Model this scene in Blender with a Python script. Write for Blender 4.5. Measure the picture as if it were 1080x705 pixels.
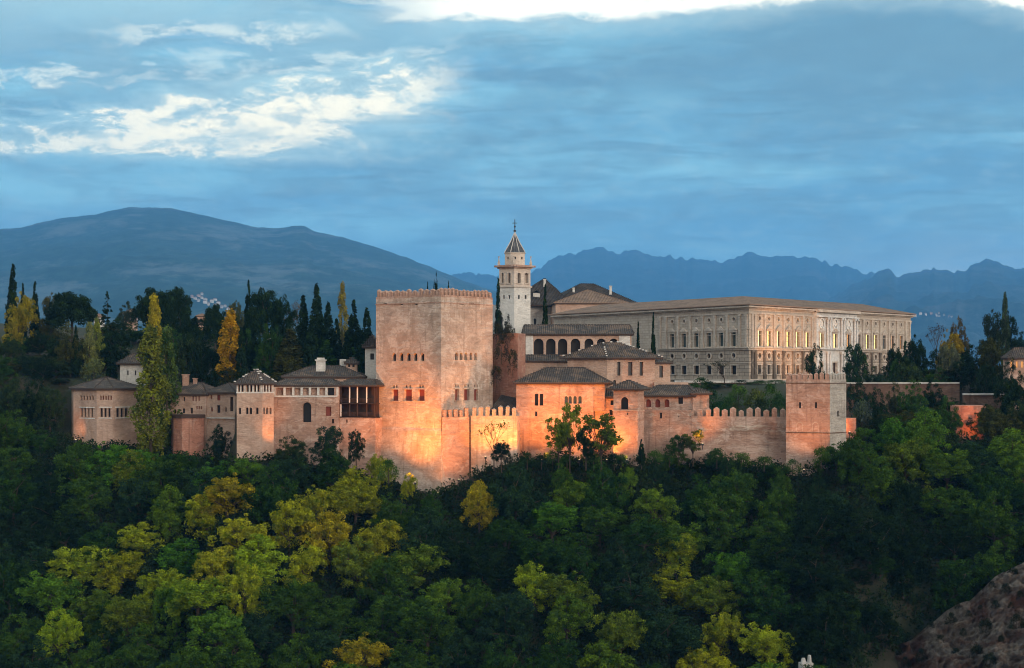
import bpy, math, random
import numpy as np
from mathutils import Vector, noise as mnoise
R = math.radians
random.seed(7); RNG = np.random.default_rng(11)
for o in list(bpy.data.objects): bpy.data.objects.remove(o)
S = bpy.context.scene
COL = S.collection

# ------------------------------------------------------------------ camera, sky, sun
F, HY, CX, CZ = 1700.0, 392.0, 540.0, 100.0       # focal length in photo pixels, horizon row, centre column, eye height
cd = bpy.data.cameras.new('camera'); cam = bpy.data.objects.new('camera', cd); COL.objects.link(cam)
cam.location = (0, 0, CZ); cam.rotation_euler = (R(90), 0, 0)
cd.sensor_width = 36; cd.lens = 36 * F / 1080; cd.shift_y = (HY - 352.5) / 1080
cd.clip_start = 1; cd.clip_end = 60000
S.camera = cam
S.view_settings.view_transform = 'Standard'; S.view_settings.look = 'None'
S.view_settings.gamma = 1; S.view_settings.exposure = 0.8
S.render.engine = 'CYCLES'
S.cycles.use_denoising = True; S.cycles.filter_width = 1.05
S.cycles.max_bounces = 6; S.cycles.diffuse_bounces = 3; S.cycles.transparent_max_bounces = 8; S.cycles.volume_bounces = 0
SUN_AZ, SUN_EL = 148.0, 13.0      # degrees clockwise from +Y (the view direction), and above the horizon
sl = bpy.data.lights.new('sun', 'SUN'); sun = bpy.data.objects.new('sun', sl); COL.objects.link(sun)
sl.energy = 0.95; sl.angle = R(14); sl.color = (1.0, 0.85, 0.73)
sdir = Vector((math.sin(R(SUN_AZ)) * math.cos(R(SUN_EL)), math.cos(R(SUN_AZ)) * math.cos(R(SUN_EL)), math.sin(R(SUN_EL))))
sun.rotation_euler = sdir.to_track_quat('Z', 'Y').to_euler(); sun.location = sdir * 500

class NT:
    """small helper that writes node maths as calls"""
    def __init__(s, tree): s.t = tree; s.n = tree.nodes; s.l = tree.links
    def new(s, kind, **kw):
        n = s.n.new(kind)
        for k, v in kw.items(): setattr(n, k, v)
        return n
    def put(s, sock, v):
        if v is None: return
        if isinstance(v, bpy.types.NodeSocket): s.l.new(v, sock)
        elif isinstance(v, (tuple, list)) and sock.type == 'RGBA' and len(v) == 3: sock.default_value = (*v, 1)
        else: sock.default_value = v
    def m(s, op, a, b=None, c=None, clamp=False):
        n = s.n.new('ShaderNodeMath'); n.operation = op; n.use_clamp = clamp
        s.put(n.inputs[0], a); s.put(n.inputs[1], b); s.put(n.inputs[2], c)
        return n.outputs[0]
    def add(s, a, b): return s.m('ADD', a, b)
    def sub(s, a, b): return s.m('SUBTRACT', a, b)
    def mul(s, a, b): return s.m('MULTIPLY', a, b)
    def div(s, a, b): return s.m('DIVIDE', a, b)
    def step(s, x, lo, hi, o0=0.0, o1=1.0):
        n = s.n.new('ShaderNodeMapRange'); n.interpolation_type = 'SMOOTHSTEP'
        s.put(n.inputs[0], x); s.put(n.inputs[1], lo); s.put(n.inputs[2], hi); s.put(n.inputs[3], o0); s.put(n.inputs[4], o1)
        return n.outputs[0]
    def mix(s, f, a, b, mode='MIX'):
        n = s.n.new('ShaderNodeMix'); n.data_type = 'RGBA'; n.blend_type = mode; n.clamp_factor = True
        s.put(n.inputs[0], f); s.put(n.inputs[6], a); s.put(n.inputs[7], b)
        return n.outputs[2]
    def noise(s, vec, scale, detail=4, rough=.55, dist=0.0):
        n = s.n.new('ShaderNodeTexNoise'); s.put(n.inputs['Vector'], vec)
        n.inputs['Scale'].default_value = scale; n.inputs['Detail'].default_value = detail
        n.inputs['Roughness'].default_value = rough; n.inputs['Distortion'].default_value = dist
        return n.outputs['Fac']
    def comb(s, x, y, z):
        n = s.n.new('ShaderNodeCombineXYZ'); s.put(n.inputs[0], x); s.put(n.inputs[1], y); s.put(n.inputs[2], z); return n.outputs[0]
    def sep(s, v):
        n = s.n.new('ShaderNodeSeparateXYZ'); s.l.new(v, n.inputs[0]); return n.outputs
    def scl(s, v, xyz):
        n = s.n.new('ShaderNodeMapping'); s.l.new(v, n.inputs[0]); n.inputs['Scale'].default_value = xyz; return n.outputs[0]

W = bpy.data.worlds.new('World'); S.world = W; W.use_nodes = True
W.node_tree.nodes.clear(); t = NT(W.node_tree)
BG = 0.15
sky = t.new('ShaderNodeTexSky', sky_type='NISHITA', sun_disc=False)
sky.sun_elevation = R(SUN_EL); sky.sun_rotation = R(SUN_AZ); sky.air_density = 1.5; sky.dust_density = 1.5
tc = t.new('ShaderNodeTexCoord')
x, y, z = t.sep(tc.outputs['Generated'])
a = t.mul(t.m('ARCTAN2', x, y), 1700.0)            # azimuth and elevation, 1700 units to the radian
e = t.mul(t.m('ARCSINE', z), 1700.0)
va = t.comb(a, e, 0)
n_band = t.noise(t.scl(va, (1/520, 1/75, 1)), 1.0, 5, .5, .4)
n_big = t.noise(t.scl(va, (1/260, 1/110, 1)), 1.0, 6, .55, .6)
n_mid = t.noise(t.scl(va, (1/95, 1/36, 1)), 1.0, 9, .62, .5)
n_fine = t.noise(t.scl(va, (1/34, 1/15, 1)), 1.0, 8, .66, .3)
def rgb(r, g, b): return tuple((c/255/12.92 if c/255 <= .04045 else ((c/255+.055)/1.055)**2.4) for c in (r, g, b))
base = t.mix(t.step(n_band, .36, .66), rgb(84, 141, 184), rgb(124, 184, 216))
base = t.mix(t.mul(t.step(n_big, .45, .68), .7), base, rgb(98, 142, 172))
base = t.mix(t.step(n_mid, .42, .62, 0, .45), base, rgb(84, 124, 154))
base = t.mix(t.step(n_mid, .44, .30, 0, .32), base, rgb(142, 188, 212))
base = t.mix(t.step(n_fine, .46, .72, 0, .26), base, rgb(156, 190, 208))
base = t.mix(t.step(t.noise(t.scl(va, (1/150, 1/20, 1)), 1.0, 8, .62, .8), .46, .64, 0, .55), base, rgb(82, 118, 146))
# brighter air low over the ranges at the right, deeper blue low at the centre left
low = t.mul(t.step(e, 60, 165, 1, 0), t.step(a, 130, 520))
base = t.mix(t.mul(low, t.step(n_mid, .3, .62, .45, 1)), base, rgb(184, 206, 214))
low2 = t.mul(t.step(e, 90, 190, 1, 0), t.step(a, 240, -60))
base = t.mix(t.mul(low2, .6), base, rgb(84, 148, 196))
# heavy darker bank upper right
dk = t.mul(t.mul(t.step(t.add(e, t.mul(t.sub(n_big, .5), 90.0)), 225, 320), t.step(a, -60, 330)), t.step(t.add(n_mid, t.mul(n_band, .6)), .4, .85, .65, 1))
base = t.mix(t.mul(dk, .85), base, rgb(88, 126, 154))
# grey bank upper left
dk2 = t.mul(t.mul(t.step(t.add(e, t.mul(t.sub(n_mid, .5), 60.0)), 235, 300), t.step(a, 60, -200)), t.step(n_mid, .38, .58, .25, 1))
base = t.mix(t.mul(dk2, .7), base, rgb(120, 158, 184))
hi = t.mul(t.step(e, 300, 390), t.step(a, 0, -250))
base = t.mix(t.mul(hi, t.step(n_big, .4, .6, .1, .6)), base, rgb(160, 196, 214))
# bright opening, left
ap = t.add(a, 420.0)
ec = t.add(t.add(t.mul(t.mul(ap, ap), .00024), t.mul(ap, .085)), 238.0)
d = t.sub(t.add(e, t.add(t.mul(t.sub(n_mid, .5), 120.0), t.mul(t.sub(n_fine, .5), 52.0))), ec)
ad = t.m('ABSOLUTE', d)
win = t.mul(t.step(a, -680, -480), t.step(a, -30, -130))
wid = t.step(a, -520, -250, 11, 27)
m1 = t.mul(t.m('SUBTRACT', 1.0, t.step(t.div(ad, wid), .45, 1.25), clamp=True), win)
lowcut = t.step(t.sub(e, t.add(t.mul(t.sub(n_fine, .5), 34.0), 218.0)), -2, 5)
m1 = t.mul(m1, lowcut)
halo = t.mul(t.mul(t.m('SUBTRACT', 1.0, t.step(t.div(ad, wid), .8, 2.9), clamp=True), win), t.step(t.sub(e, t.add(t.mul(t.sub(n_fine, .5), 34.0), 212.0)), -4, 10))
base = t.mix(t.mul(halo, .62), base, rgb(176, 206, 218))
m1 = t.mul(m1, t.step(a, -560, -330, .62, 1.0)); m1 = t.mul(m1, t.step(n_fine, .64, .44, .25, 1.0))
base = t.mix(m1, base, rgb(255, 250, 234))
# thin bright streaks
def streak(cx, cy, rx, ry, k, slope=0.0):
    u = t.div(t.sub(a, cx), rx)
    v = t.div(t.add(t.sub(e, cy), t.add(t.mul(t.sub(n_mid, .5), 90.0), t.mul(t.sub(a, cx), -slope))), ry)
    r = t.add(t.mul(u, u), t.mul(v, v))
    return t.mul(t.mul(t.step(r, 1.5, .1), k), t.step(n_fine, .62, .40))
for args in ((-300, 345, 130, 13, .65, .05), (-505, 290, 95, 8, .75, .25), (-180, 322, 120, 9, .5, .2), (-70, 385, 120, 12, .55), (-360, 305, 150, 7, .35, .1)):
    base = t.mix(streak(*args), base, rgb(222, 230, 228))
# bright clearing along the top right
dx = t.div(t.sub(a, 375.0), 135.0)
eb = t.add(t.mul(t.m('POWER', 2.718, t.mul(t.mul(dx, dx), -1.0)), 17.0), 364.0)
eb = t.sub(eb, t.mul(t.m('MAXIMUM', t.sub(a, 450.0), 0.0), .16))
d2 = t.sub(t.add(e, t.add(t.mul(t.sub(n_mid, .5), 34.0), t.mul(t.sub(n_fine, .5), 20.0))), eb)
right = t.step(a, -170, -40)
base = t.mix(t.mul(t.mul(t.step(d2, -26, 4), right), .5), base, rgb(176, 202, 214))
base = t.mix(t.mul(t.mul(t.step(d2, -3, 9), right), t.step(n_fine, .3, .5, .75, 1)), base, rgb(255, 255, 250))
lowk = t.step(e, 40, 270, 1.42, 1.0)
base = t.mix(1.0, base, t.comb(lowk, lowk, lowk), 'MULTIPLY')
# outside the patch of sky in view: plain broken overcast
up = t.step(e, 480, 1100)
over = t.mix(t.step(n_big, .35, .65), rgb(182, 204, 222), rgb(228, 240, 248))
base = t.mix(up, base, over)
behind = t.mul(t.step(y, .15, -.45), t.step(e, 1100, 250))      # the afterglow in the west, behind the viewer
base = t.mix(t.mul(behind, .8), base, rgb(240, 206, 186))
cl = t.mix(1.0, base, (7.3, 6.9, 5.85), 'MULTIPLY')      # the background runs at a tenth
fin = t.mix(.93, sky.outputs[0], cl)
bg = t.new('ShaderNodeBackground'); t.put(bg.inputs[0], fin); bg.inputs[1].default_value = BG
ow = t.new('ShaderNodeOutputWorld'); t.l.new(bg.outputs[0], ow.inputs[0])
W.cycles.sampling_method = 'MANUAL'; W.cycles.sample_map_resolution = 512

# ------------------------------------------------------------------ photo <-> place
def P(px, Y): return Vector(((px - CX) * Y / F, Y))
def Z(py, Y): return CZ + (HY - py) * Y / F
def pix(x, Y, z): return CX + F * x / Y, HY - F * (z - CZ) / Y
def along(p, d, px):
    """point on the plan line p + s*d seen in photo column px"""
    tt = (px - CX) / F
    s = (tt * p.y - p.x) / (d.x - tt * d.y)
    return p + d * s
def lerp(tab, x):
    if x <= tab[0][0]: return tab[0][1]
    for (x0, y0), (x1, y1) in zip(tab, tab[1:]):
        if x <= x1: return y0 + (y1 - y0) * (x - x0) / (x1 - x0)
    return tab[-1][1]
def ss(a, b, x):
    u = min(1, max(0, (x - a) / (b - a))); return u * u * (3 - 2 * u)

# ------------------------------------------------------------------ mesh helpers
WL = {}
class MB:
    def __init__(s): s.v = []; s.f = []; s.uv = []; s.mi = []
    def face(s, pts, uv=None, mi=0):
        i = len(s.v); s.v += [tuple(p) for p in pts]; s.f.append(tuple(range(i, i + len(pts))))
        s.uv.append(uv or [(0, 0)] * len(pts)); s.mi.append(mi)
    def box(s, c, sx, sy, sz, ang=0.0, mi=0, taper=1.0):
        """box standing on c"""
        ca, sa = math.cos(ang), math.sin(ang)
        def q(x, y, z): return (c[0] + x * ca - y * sa, c[1] + x * sa + y * ca, c[2] + z)
        a = [q(x * sx / 2, y * sy / 2, 0) for x, y in ((-1, -1), (1, -1), (1, 1), (-1, 1))]
        b = [q(x * sx / 2 * taper, y * sy / 2 * taper, sz) for x, y in ((-1, -1), (1, -1), (1, 1), (-1, 1))]
        for k in range(4): s.face((a[k], a[(k+1) % 4], b[(k+1) % 4], b[k]), mi=mi)
        s.face(b, mi=mi); s.face(a[::-1], mi=mi)
    def prism(s, poly, z0, z1, top=True, bottom=False, mi=0):
        n = len(poly)
        for k in range(n):
            p, q = poly[k], poly[(k + 1) % n]
            s.face(((p[0], p[1], z0), (q[0], q[1], z0), (q[0], q[1], z1), (p[0], p[1], z1)), mi=mi)
        if top: s.face([(p[0], p[1], z1) for p in poly], mi=mi)
        if bottom: s.face([(p[0], p[1], z0) for p in reversed(poly)], mi=mi)
    def frustum(s, pa, za, pb, zb, cap=False, mi=0):
        n = len(pa)
        for k in range(n):
            s.face(((*pa[k][:2], za), (*pa[(k+1) % n][:2], za), (*pb[(k+1) % n][:2], zb), (*pb[k][:2], zb)), mi=mi)
        if cap: s.face([(*p[:2], zb) for p in pb], mi=mi)
    def obj(s, name, mats, parent=None, loc=None, smooth=False):
        L = Vector(WL[parent] if parent is not None else (loc or (0, 0, 0)))
        me = bpy.data.meshes.new(name)
        me.from_pydata([(p[0] - L.x, p[1] - L.y, p[2] - L.z) for p in s.v], [], s.f)
        if not isinstance(mats, (list, tuple)): mats = [mats]
        for m in mats: me.materials.append(m)
        if any(s.mi): me.polygons.foreach_set('material_index', s.mi)
        ul = me.uv_layers.new(name='UVMap'); fl = [c for fuv in s.uv for p in fuv for c in p]
        ul.data.foreach_set('uv', fl)
        if smooth: me.polygons.foreach_set('use_smooth', [True] * len(s.f))
        me.validate(); me.update()
        o = bpy.data.objects.new(name, me); COL.objects.link(o)
        if parent is not None: o.parent = parent
        else: o.location = L
        WL[o] = tuple(L)
        return o
def tag(o, label=None, cat=None, group=None, kind=None):
    if label: o['label'] = label
    if cat: o['category'] = cat
    if group: o['group'] = group
    if kind: o['kind'] = kind
    return o
def thing(name, label, cat, loc, group=None):
    o = bpy.data.objects.new(name, None); COL.objects.link(o); o.location = loc; o.empty_display_size = 2
    WL[o] = tuple(loc); return tag(o, label, cat, group)

# ------------------------------------------------------------------ materials
def mat(name, col=(.5, .5, .5), rough=.85, emit=None, es=1.0, spec=.2):
    m = bpy.data.materials.new(name); m.use_nodes = True; t = NT(m.node_tree)
    b = m.node_tree.nodes['Principled BSDF']
    b.inputs['Base Color'].default_value = (*col, 1); b.inputs['Roughness'].default_value = rough
    b.inputs['Specular IOR Level'].default_value = spec
    if emit: b.inputs['Emission Color'].default_value = (*emit, 1); b.inputs['Emission Strength'].default_value = es
    return m, t, b
def bump(t, b, h, strength, dist=.3):
    n = t.new('ShaderNodeBump'); n.inputs['Strength'].default_value = strength; n.inputs['Distance'].default_value = dist
    t.put(n.inputs['Height'], h); t.l.new(n.outputs[0], b.inputs['Normal'])
def wallmat(name, c0, c1, c2, course=.9, patch=.5, streak=.5, scars=.35):
    """old rammed earth and brick: layered courses, weather streaks, pale and dark repairs"""
    m, t, b = mat(name)
    o = t.new('ShaderNodeTexCoord').outputs['Object']
    big = t.noise(t.scl(o, (.11, .11, .13)), 1, 5, .6, .5)
    lay = t.noise(t.scl(o, (.16, .16, .8/course)), 1, 5, .68, .4)
    fine = t.noise(t.scl(o, (1.3, 1.3, 2.6)), 1, 6, .7)
    ver = t.noise(t.scl(o, (.9, .9, .07)), 1, 4, .6, .2)
    pt = t.noise(t.scl(o, (.28, .28, .34)), 1, 6, .62, 1.0)
    c = t.mix(t.step(big, .36, .64), c0, c1)
    blot = t.noise(t.scl(o, (.10, .10, .16)), 1, 7, .68, 1.4)
    c = t.mix(t.mul(t.step(blot, .53, .58), patch), c, tuple(min(1, k * 1.12) for k in c2))
    c = t.mix(t.mul(t.step(blot, .45, .40), .38), c, tuple(k * .62 for k in c0))
    c = t.mix(t.mul(t.step(pt, .52, .60), patch), c, c2)
    thin = t.noise(t.scl(o, (.42, .42, 2.4)), 1, 4, .7, .3)
    c = t.mix(t.mul(t.mul(t.step(thin, .54, .66), t.step(pt, .40, .6)), .36), c, tuple(k * .42 for k in c0))
    c = t.mix(t.mul(t.step(lay, .52, .66), .32), c, tuple(k * .50 for k in c0))
    c = t.mix(t.mul(t.step(lay, .46, .34), .35), c, tuple(min(1, k * 1.25) for k in c1))
    c = t.mix(t.mul(t.step(ver, .54, .72), streak), c, tuple(k * .5 for k in c0))
    c = t.mix(t.mul(t.step(pt, .40, .34), scars), c, tuple(k * .45 for k in c0))
    c = t.mix(t.step(fine, .35, .75, .0, .42), c, tuple(k * .5 for k in c0))
    t.put(b.inputs['Base Color'], c)
    bump(t, b, t.add(t.sub(fine, thin), t.mul(lay, 1.5)), .55, .4)
    return m
M = {}
M['earth'] = wallmat('rammed earth', (.37, .225, .165), (.45, .30, .235), (.54, .40, .33), patch=.7, streak=.6, scars=.5)
M['earth_pale'] = wallmat('pale rammed earth', (.43, .315, .245), (.52, .40, .325), (.60, .495, .42), patch=.7, streak=.55, scars=.4)
M['earth_red'] = wallmat('red earth and brick', (.36, .165, .115), (.44, .225, .16), (.50, .34, .27), patch=.45, streak=.6, scars=.5)
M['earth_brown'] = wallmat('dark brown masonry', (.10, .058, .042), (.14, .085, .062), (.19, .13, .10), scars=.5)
M['earth_grey'] = wallmat('weathered grey tower face', (.36, .32, .28), (.46, .41, .36), (.55, .5, .44))
M['plaster'] = wallmat('white plaster', (.62, .60, .56), (.70, .68, .64), (.55, .52, .48), course=3, patch=.3, streak=.3, scars=.12)
M['plaster_peach'] = wallmat('peach plaster', (.44, .295, .225), (.52, .37, .29), (.56, .43, .35), course=3, patch=.25, streak=.25, scars=.1)
M['stone_grey'] = wallmat('grey church stone', (.46, .44, .42), (.54, .52, .49), (.60, .58, .55), streak=.6)
def ashlar(name, c0, c1, rust):
    m, t, b = mat(name)
    o = t.new('ShaderNodeTexCoord').outputs['UV']
    br = t.new('ShaderNodeTexBrick'); t.put(br.inputs['Vector'], o)
    br.inputs['Color1'].default_value = (*c0, 1); br.inputs['Color2'].default_value = (*c1, 1)
    br.inputs['Mortar'].default_value = (*(k * .35 for k in c0), 1); br.inputs['Scale'].default_value = 1
    br.inputs['Mortar Size'].default_value = .07 if rust else .025
    br.inputs['Brick Width'].default_value = 2.2 if rust else 1.8; br.inputs['Row Height'].default_value = 1.05 if rust else .8
    ob = t.new('ShaderNodeTexCoord').outputs['Object']
    st = t.noise(t.scl(ob, (.5, .5, .12)), 1, 5, .6, .3); pt = t.noise(t.scl(ob, (.2, .2, .2)), 1, 6, .65, .6)
    c = t.mix(t.mul(t.step(st, .5, .7), .45), br.outputs[0], tuple(k * .5 for k in c0))
    c = t.mix(t.mul(t.step(pt, .5, .62), .35), c, tuple(min(1, k * 1.2) for k in c1))
    t.put(b.inputs['Base Color'], c); bump(t, b, t.add(br.outputs[1], t.mul(pt, -.6)), -.7, .3)
    return m
M['ashlar'] = ashlar('tan ashlar', (.38, .32, .265), (.46, .395, .33), False)
M['rustic'] = ashlar('rusticated tan stone', (.31, .25, .20), (.42, .345, .28), True)
M['trim'] = wallmat('carved tan trim', (.49, .415, .345), (.57, .49, .42), (.62, .55, .48), course=2, scars=.2)
M['cream'] = wallmat('cream belfry render', (.58, .48, .40), (.66, .57, .49), (.62, .54, .47), course=3, patch=.2, streak=.25, scars=.08)
M['marble'] = wallmat('grey marble front', (.58, .57, .55), (.68, .67, .65), (.74, .73, .71), course=2, scars=.15)
def tilemat(name, c0, c1, c2):
    m, t, b = mat(name)
    uv = t.new('ShaderNodeTexCoord').outputs['UV']; u, v, _ = t.sep(uv)
    wv = t.m('SINE', t.mul(u, 2 * math.pi / .55)); rows = t.m('FRACT', t.div(v, .62))
    n = t.noise(t.scl(uv, (1.6, 1.2, 1)), 1, 5, .7); g = t.noise(t.scl(uv, (.22, .3, 1)), 1, 5, .6, .6)
    c = t.mix(t.step(n, .35, .68), c0, c1)
    c = t.mix(t.mul(t.step(g, .46, .62), .7), c, c2)
    c = t.mix(t.step(wv, .1, -.9, 0, .45), c, tuple(k * .4 for k in c0))
    c = t.mix(t.step(rows, .80, .97, 0, .3), c, tuple(k * .4 for k in c0))
    t.put(b.inputs['Base Color'], c); bump(t, b, t.add(wv, t.mul(n, 1.5)), .8, .2)
    return m
M['tile'] = tilemat('dark grey roof tiles', (.050, .043, .041), (.105, .088, .078), (.21, .145, .105))
M['tile_tan'] = tilemat('weathered tan roof tiles', (.21, .135, .095), (.29, .20, .15), (.14, .10, .08))
M['tile_brown'] = tilemat('dark brown church roof tiles', (.032, .027, .027), (.055, .046, .043), (.08, .066, .058))
M['slate'] = tilemat('slate spire', (.08, .085, .095), (.14, .145, .155), (.2, .2, .205))
M['wood'] = mat('dark timber', (.045, .028, .022))[0]
M['eave'] = mat('dark eaves timber', (.06, .038, .03))[0]
M['post'] = mat('white painted posts', (.62, .58, .54))[0]
M['dark'] = mat('dark window opening', (.012, .012, .014), .35, spec=.3)[0]
M['shutter'] = mat('dark red shutters', (.19, .045, .03), .6)[0]
M['greyglass'] = mat('grey green window glass', (.05, .075, .08), .25, spec=.5)[0]
M['lit'] = mat('glowing window', (.2, .12, .05), .5, emit=(1.0, .62, .18), es=2.2)[0]
M['litdim'] = mat('dimly glowing window', (.2, .1, .04), .5, emit=(1.0, .42, .12), es=.45)[0]
M['metal'] = mat('dark iron', (.03, .03, .032), .5)[0]
M['lampglass'] = mat('floodlight glass', (.9, .8, .6), .4, emit=(1.0, .72, .36), es=1.0)[0]
M['mortar'] = mat('pale ridge mortar', (.55, .53, .50))[0]
M['chalk'] = mat('white stone', (.7, .69, .66))[0]

def leafmat(name, var=.5, trans=.15):
    m = bpy.data.materials.new(name); m.use_nodes = True; m.node_tree.nodes.clear(); t = NT(m.node_tree)
    oi = t.new('ShaderNodeObjectInfo'); tcx = t.new('ShaderNodeTexCoord').outputs['Object']
    ad = t.new('ShaderNodeVectorMath', operation='ADD'); t.l.new(tcx, ad.inputs[0])
    off = t.mul(oi.outputs['Random'], 60.0); t.l.new(t.comb(off, off, 0), ad.inputs[1]); v = ad.outputs[0]
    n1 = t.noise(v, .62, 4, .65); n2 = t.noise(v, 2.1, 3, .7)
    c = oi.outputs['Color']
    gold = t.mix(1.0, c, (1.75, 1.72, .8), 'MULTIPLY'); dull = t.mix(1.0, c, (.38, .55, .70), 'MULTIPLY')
    c1 = t.mix(t.step(n1, .50, .66), t.mix(t.step(n1, .48, .36), c, dull), gold)  # gold patches: autumn leaf tint, also lit highlights put into the colour
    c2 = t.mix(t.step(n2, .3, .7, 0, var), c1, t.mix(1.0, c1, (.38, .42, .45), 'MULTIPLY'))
    df = t.new('ShaderNodeBsdfDiffuse'); t.put(df.inputs[0], c2)
    tr = t.new('ShaderNodeBsdfTranslucent'); t.put(tr.inputs[0], c2)
    mx = t.new('ShaderNodeMixShader'); mx.inputs[0].default_value = trans; t.l.new(df.outputs[0], mx.inputs[1]); t.l.new(tr.outputs[0], mx.inputs[2])
    o = t.new('ShaderNodeOutputMaterial'); t.l.new(mx.outputs[0], o.inputs[0]); return m
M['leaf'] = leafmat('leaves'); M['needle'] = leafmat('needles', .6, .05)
M['bark'] = mat('bark', (.055, .042, .032))[0]

# ------------------------------------------------------------------ ground
def yw(u):   # where the walls stand (plan distance) and how low their feet are, by column of the photo
    return lerp([(-500, 440), (0, 430), (70, 421), (120, 415), (150, 420), (176, 414), (185, 406), (240, 408), (250, 391), (290, 394), (385, 394), (462, 384), (500, 391), (545, 391), (625, 393), (672, 385), (690, 396), (828, 379), (876, 374), (898, 395), (1010, 392), (1080, 394), (1600, 400)], u)
def zf(u):
    py = lerp([(-500, 440), (0, 455), (75, 470), (240, 486), (290, 486), (385, 503), (462, 524), (500, 503), (545, 486), (625, 485), (672, 492), (690, 486), (828, 496), (876, 480), (900, 462), (1080, 468), (1600, 450)], u)
    return Z(py, yw(u))
def gz(x, Y):
    u = 540 + 4.25 * x; w = yw(u) - 1.0; f = zf(u)
    wob = mnoise.noise(Vector((x * .03, Y * .03, 0))) * 2.0
    if Y < w:
        z = f - .70 * (w - Y) + wob * ss(0, 12, w - Y) - 13 * ss(836, 856, u) * (1 - ss(336, 353, Y))
        hillz = 98.2 - .56 * max(0, Y - 4) + wob
        v = max(18 + wob, z)
        return max(v, hillz) if Y < 200 else v
    pl = lerp([(-500, 108), (0, 105), (200, 101), (400, 97), (520, 96), (700, 95.5), (900, 97), (1080, 99), (1600, 96)], u)
    mid = max(f, pl - lerp([(-500, 4), (250, 8), (690, 8), (880, 8), (900, 11), (1080, 10), (1600, 8)], u))
    k1 = lerp([(870, 20), (893, 43), (1010, 43), (1080, 34)], u)
    k0 = lerp([(360, 8), (385, 19), (470, 19), (500, 8)], u)
    z = f + (mid - f) * ss(k0, k0 + 10, Y - w) + (pl - mid) * ss(k1, k1 + 35, Y - w)
    z += (lerp([(-500, 12), (0, 9), (350, 7), (520, 0), (900, 0), (1600, 4)], u)) * ss(60, 120, Y - w)
    z += wob * .4 * ss(8, 40, Y - w)
    return z + (60 - z) * ss(640, 1500, Y)
def grid_mesh(name, xs, ys, fn, m, kind='structure', smooth=True):
    nx, ny = len(xs), len(ys)
    v = [fn(i, j) for j in range(ny) for i in range(nx)]
    f = [(j*nx+i, j*nx+i+1, (j+1)*nx+i+1, (j+1)*nx+i) for j in range(ny-1) for i in range(nx-1)]
    me = bpy.data.meshes.new(name); me.from_pydata(v, [], f); me.materials.append(m)
    me.polygons.foreach_set('use_smooth', [smooth] * len(f)); me.update()
    o = bpy.data.objects.new(name, me); COL.objects.link(o); o['kind'] = kind; return o
gm, t, b = mat('ground soil and litter')
o_ = t.new('ShaderNodeTexCoord').outputs['Object']
n1 = t.noise(t.scl(o_, (.09, .09, .09)), 1, 6, .6); n2 = t.noise(o_, 1.2, 5, .7)
c = t.mix(t.step(n1, .4, .62), (.022, .030, .014), (.045, .036, .024)); c = t.mix(t.step(n2, .35, .7, 0, .6), c, (.012, .016, .009))
t.put(b.inputs['Base Color'], c); bump(t, b, n2, .8, .5)
def spaced(lim_near, step, lim_far, g):
    out = []; v = 0
    while v < lim_near: out.append(v); v += step
    while v < lim_far: out.append(v); step *= g; v += step
    out.append(lim_far); return out
xp = spaced(260, 4.0, 20000, 1.25); xs = [-v for v in reversed(xp[1:])] + xp
yp = [-2000, -1000, -400, -150, -60, -20] + [k for k in range(0, 300, 10)] + [300 + 3.0 * k for k in range(0, 110)]
v = 640; st = 8
while v < 30000: yp.append(v); st *= 1.2; v += st
def gfn(i, j):
    x, Y = xs[i], yp[j]
    return (x, Y, gz(x, Y) if Y > 0 else 98.2 - .05 * abs(Y) * (1 if Y > -400 else 400 / abs(Y)))
ground = grid_mesh('ground', xs, yp, gfn, gm)

# ------------------------------------------------------------------ mountains
def mountmat(name, forest, rock, rk):
    m, t, b = mat(name, rough=.95, spec=.05)
    o = t.new('ShaderNodeTexCoord').outputs['Object']
    a1 = t.noise(t.scl(o, (.0011, .0004, .0035)), 1, 9, .68, .3); a2 = t.noise(t.scl(o, (.009, .004, .022)), 1, 7, .75, .2)
    c = t.mix(t.step(a2, .38, .64), forest, tuple(k * 1.9 for k in forest))
    c = t.mix(t.mul(t.step(t.add(a1, t.mul(a2, .35)), .66, .82), rk), c, rock)
    t.put(b.inputs['Base Color'], c); bump(t, b, a2, .35, 30); return m
M['mount'] = mountmat('mountain scrub and rock', (.016, .034, .030), (.14, .16, .16), .5)
M['mount_far'] = mountmat('far mountain rock', (.018, .032, .034), (.09, .10, .11), .5)
def mountain(name, prof, Yf, Yr, Yb, px0, px1, nx, ny, m, amp, seed, base=58.0, jag=0.0):
    us = [px0 + (px1 - px0) * i / (nx - 1) for i in range(nx)]
    vr = [j / (ny - 1) * 1.25 for j in range(ny)]
    hs = [Z(lerp(prof, u) + .9 * mnoise.noise(Vector((u * .07, seed, 1))) + .5 * mnoise.noise(Vector((u * .22, seed, 2))) - jag * (.5 - abs(mnoise.noise(Vector((u * .085, seed, 5)))) * 1.6 - abs(mnoise.noise(Vector((u * .19, seed, 6)))) * .9), Yr) for u in us]
    def fn(i, j):
        u, v = us[i], vr[j]
        Y = Yf + (Yr - Yf) * v if v <= 1 else Yr + (Yb - Yr) * (v - 1) * 4
        x = (u - CX) / F * Y
        H = hs[i] - base
        s = (v ** 1.25) if v <= 1 else max(0, 1 - (v - 1) * 4)
        q = Vector((x * .00052, Y * .00075, seed))
        rid = 0; am = 1; fr = 1
        for _ in range(6):
            rid += am * (abs(mnoise.noise(q * fr)) - .25); am *= .52; fr *= 2.05
        k = min(1, v * 4) * (1 - v) ** .8 if v < 1 else 0
        return (x, Y, base + H * s - amp * rid * k * 1.6 - 15 * (1 - min(1, v * 8)))
    o = grid_mesh(name, us, vr, fn, m); return o, fn, us, vr
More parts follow.
